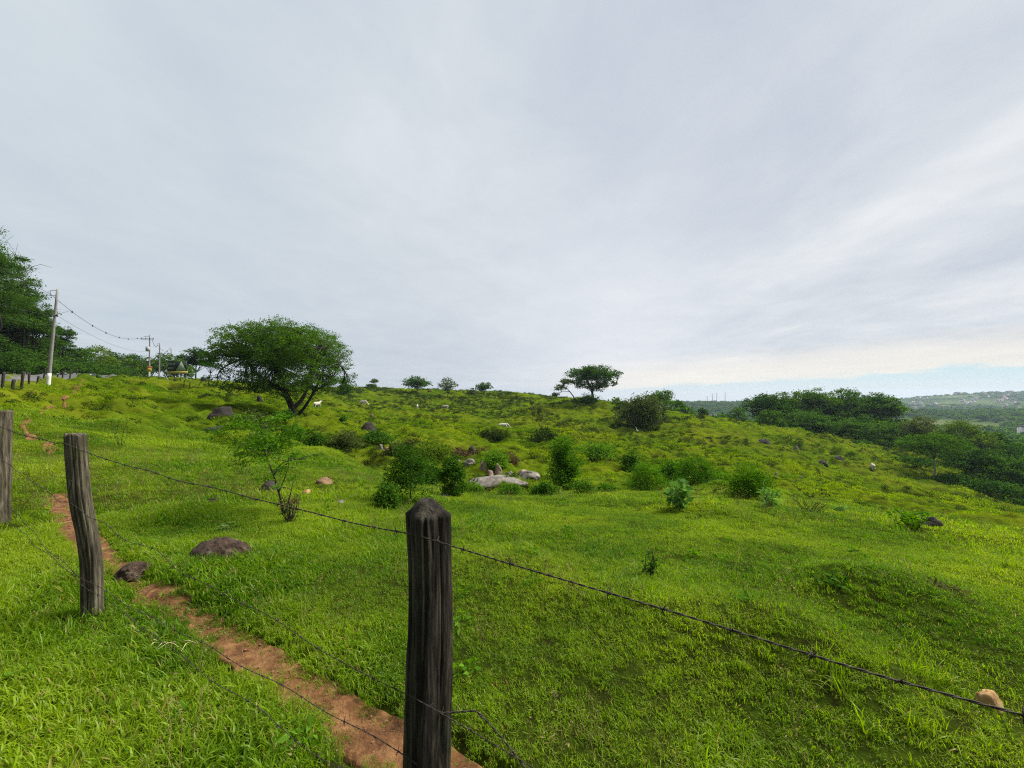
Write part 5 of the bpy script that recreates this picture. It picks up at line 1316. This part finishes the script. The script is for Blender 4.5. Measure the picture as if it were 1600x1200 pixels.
# ------------------------------------------------------------------ air
hz_box = MB(); hz_box.box((0, 0, 0), (2, 2, 2))
hm, ht, _, hl = nt('haze_air')
pv = N(ht, 'ShaderNodeVolumePrincipled'); pv.inputs['Color'].default_value = (.60, .75, .90, 1); pv.inputs['Density'].default_value = .00013; pv.inputs['Anisotropy'].default_value = .3
ho = N(ht, 'ShaderNodeOutputMaterial'); hl.new(pv.outputs[0], ho.inputs['Volume'])
zmin = float(TZ.min())-1.5
hzo = hz_box.build('haze', hm, smooth=False); hzo.location = (0, 0, (zmin+34)/2); hzo.scale = (3450, 3450, (34-zmin)/2)
tag(hzo, 'thin bluish haze in the valley air', 'haze', kind='stuff')

# ------------------------------------------------------------------ sky and sun
SUN_AZ, SUN_EL = 66, 50
w = bpy.data.worlds.new('World'); scene.world = w; w.use_nodes = True
t = w.node_tree; t.nodes.clear(); lk = t.links
sky = N(t, 'ShaderNodeTexSky', sky_type='NISHITA'); sky.sun_disc = False
sky.sun_elevation = R(SUN_EL); sky.sun_rotation = R(SUN_AZ); sky.dust_density = .3; sky.ozone_density = 3.0; sky.air_density = 1.0
tc = N(t, 'ShaderNodeTexCoord'); D = tc.outputs['Generated']
sp = N(t, 'ShaderNodeSeparateXYZ'); lk.new(D, sp.inputs[0]); dx_, dy_, dz_ = sp.outputs
zz = math_(t, 'ADD', math_(t, 'MAXIMUM', dz_, 0.0), .10)
cx = math_(t, 'DIVIDE', dx_, zz); cy = math_(t, 'DIVIDE', dy_, zz)
cb = N(t, 'ShaderNodeCombineXYZ'); lk.new(cx, cb.inputs[0]); lk.new(cy, cb.inputs[1])
mp = N(t, 'ShaderNodeMapping'); mp.inputs['Rotation'].default_value = (0, 0, R(-28)); mp.inputs['Scale'].default_value = (.75, .36, 1)
lk.new(cb.outputs[0], mp.inputs[0])
n1 = noise(t, mp.outputs[0], 1.15, 6, .52, .5)
mp2 = N(t, 'ShaderNodeMapping'); mp2.inputs['Rotation'].default_value = (0, 0, R(15)); mp2.inputs['Scale'].default_value = (.55, .35, 1); mp2.inputs['Location'].default_value = (3.3, 1.2, 0)
lk.new(cb.outputs[0], mp2.inputs[0])
n2 = noise(t, mp2.outputs[0], .8, 3, .5)
n3 = noise(t, mapping(t, cb.outputs[0], (.9, .75, 1)), 2.6, 7, .62, .3)
cl = math_(t, 'MULTIPLY_ADD', n1, .40, math_(t, 'MULTIPLY_ADD', n2, .33, math_(t, 'MULTIPLY', n3, .27)))
cloud = ramp(t, cl, [(.32, (.42, .475, .55)), (.44, (.50, .545, .61)), (.53, (.585, .62, .66)), (.63, (.70, .715, .74))])
# clouds thin and brighten ahead, low over the ridge
def dot_dir(az, el):
    v = (math.sin(R(az))*math.cos(R(el)), math.cos(R(az))*math.cos(R(el)), math.sin(R(el)))
    n = N(t, 'ShaderNodeVectorMath', operation='DOT_PRODUCT'); lk.new(D, n.inputs[0]); n.inputs[1].default_value = v
    return n.outputs['Value']
bank = math_(t, 'POWER', math_(t, 'MAXIMUM', dot_dir(-18, 5), 0), 14)
cloud = mix(t, math_(t, 'MULTIPLY', bank, .55), cloud, (.45, .495, .57))
glow = math_(t, 'POWER', math_(t, 'MAXIMUM', dot_dir(13, 8), 0), 26)
cloud = mix(t, math_(t, 'MULTIPLY', glow, .55), cloud, (.74, .755, .79))
leftb = math_(t, 'POWER', math_(t, 'MAXIMUM', dot_dir(-60, 20), 0), 2.5)
cloud = mix(t, math_(t, 'MULTIPLY', leftb, .45), cloud, (.46, .545, .595))
# straight front edge of the cloud deck, low on the right
edge_n = math_(t, 'MULTIPLY', math_(t, 'SUBTRACT', noise(t, mapping(t, D, (6, 6, 40)), 1.6, 6, .6), .5), .034)
e0 = math_(t, 'SUBTRACT', dz_, math_(t, 'MULTIPLY_ADD', dx_, .062, math_(t, 'MULTIPLY', dy_, -.010)))
e1 = math_(t, 'ADD', e0, edge_n)
warm = math_(t, 'MULTIPLY', ramp(t, e1, [(.0, (1, 1, 1)), (.035, (.85, .85, .85)), (.075, (0, 0, 0))]), ramp(t, dx_, [(.0, (0, 0, 0)), (.3, (1, 1, 1))]))
cloud = mix(t, math_(t, 'MULTIPLY', warm, .65), cloud, (.86, .80, .69))
back = ramp(t, math_(t, 'MULTIPLY_ADD', dy_, .5, .5), [(.12, (.42, .43, .45)), (.52, (1, 1, 1))])
cloud = mix(t, 1.0, cloud, back, 'MULTIPLY')   # added dimming of the unseen sky behind the viewer, darkens camera-facing sides
mask = ramp(t, e1, [(.0, (0, 0, 0)), (.006, (1, 1, 1))])
b1 = N(t, 'ShaderNodeBackground'); b1.inputs['Strength'].default_value = .068; lk.new(mix(t, .85, sky.outputs[0], ramp(t, dz_, [(.0, (8.0, 8.5, 9.2)), (.022, (6.8, 8.2, 8.9)), (.07, (5.2, 7.5, 8.4))])), b1.inputs['Color'])
b2 = N(t, 'ShaderNodeBackground'); b2.inputs['Strength'].default_value = .81; lk.new(cloud, b2.inputs['Color'])
ms = N(t, 'ShaderNodeMixShader'); lk.new(mask, ms.inputs[0]); lk.new(b1.outputs[0], ms.inputs[1]); lk.new(b2.outputs[0], ms.inputs[2])
wo = N(t, 'ShaderNodeOutputWorld'); lk.new(ms.outputs[0], wo.inputs['Surface'])
sd = bpy.data.lights.new('sun', 'SUN'); sd.energy = 4.8; sd.angle = R(26); sd.color = (1, .95, .86)
so = bpy.data.objects.new('sun', sd); COL.objects.link(so)
sv = Vector((math.sin(R(SUN_AZ))*math.cos(R(SUN_EL)), math.cos(R(SUN_AZ))*math.cos(R(SUN_EL)), math.sin(R(SUN_EL))))
so.rotation_euler = sv.to_track_quat('Z', 'Y').to_euler()

# ------------------------------------------------------------------ camera
cam = bpy.data.cameras.new('camera'); co = bpy.data.objects.new('camera', cam); COL.objects.link(co)
cam.sensor_width = 36; cam.lens = 36*F/1600; cam.shift_y = (HZ-600)/1600
cam.clip_start = .05; cam.clip_end = 12000
co.location = (0, 0, EYE); co.rotation_euler = (R(90), 0, 0)
scene.camera = co
scene.view_settings.view_transform = 'Standard'; scene.view_settings.look = 'None'
scene.view_settings.exposure = 0.58; scene.view_settings.gamma = 1.0
scene.cycles.max_bounces = 6; scene.cycles.volume_bounces = 0; scene.cycles.transparent_max_bounces = 8
scene.cycles.use_denoising = False; scene.cycles.denoising_prefilter = 'NONE'; scene.cycles.pixel_filter_type = 'BLACKMAN_HARRIS'; scene.cycles.filter_width = 1.15
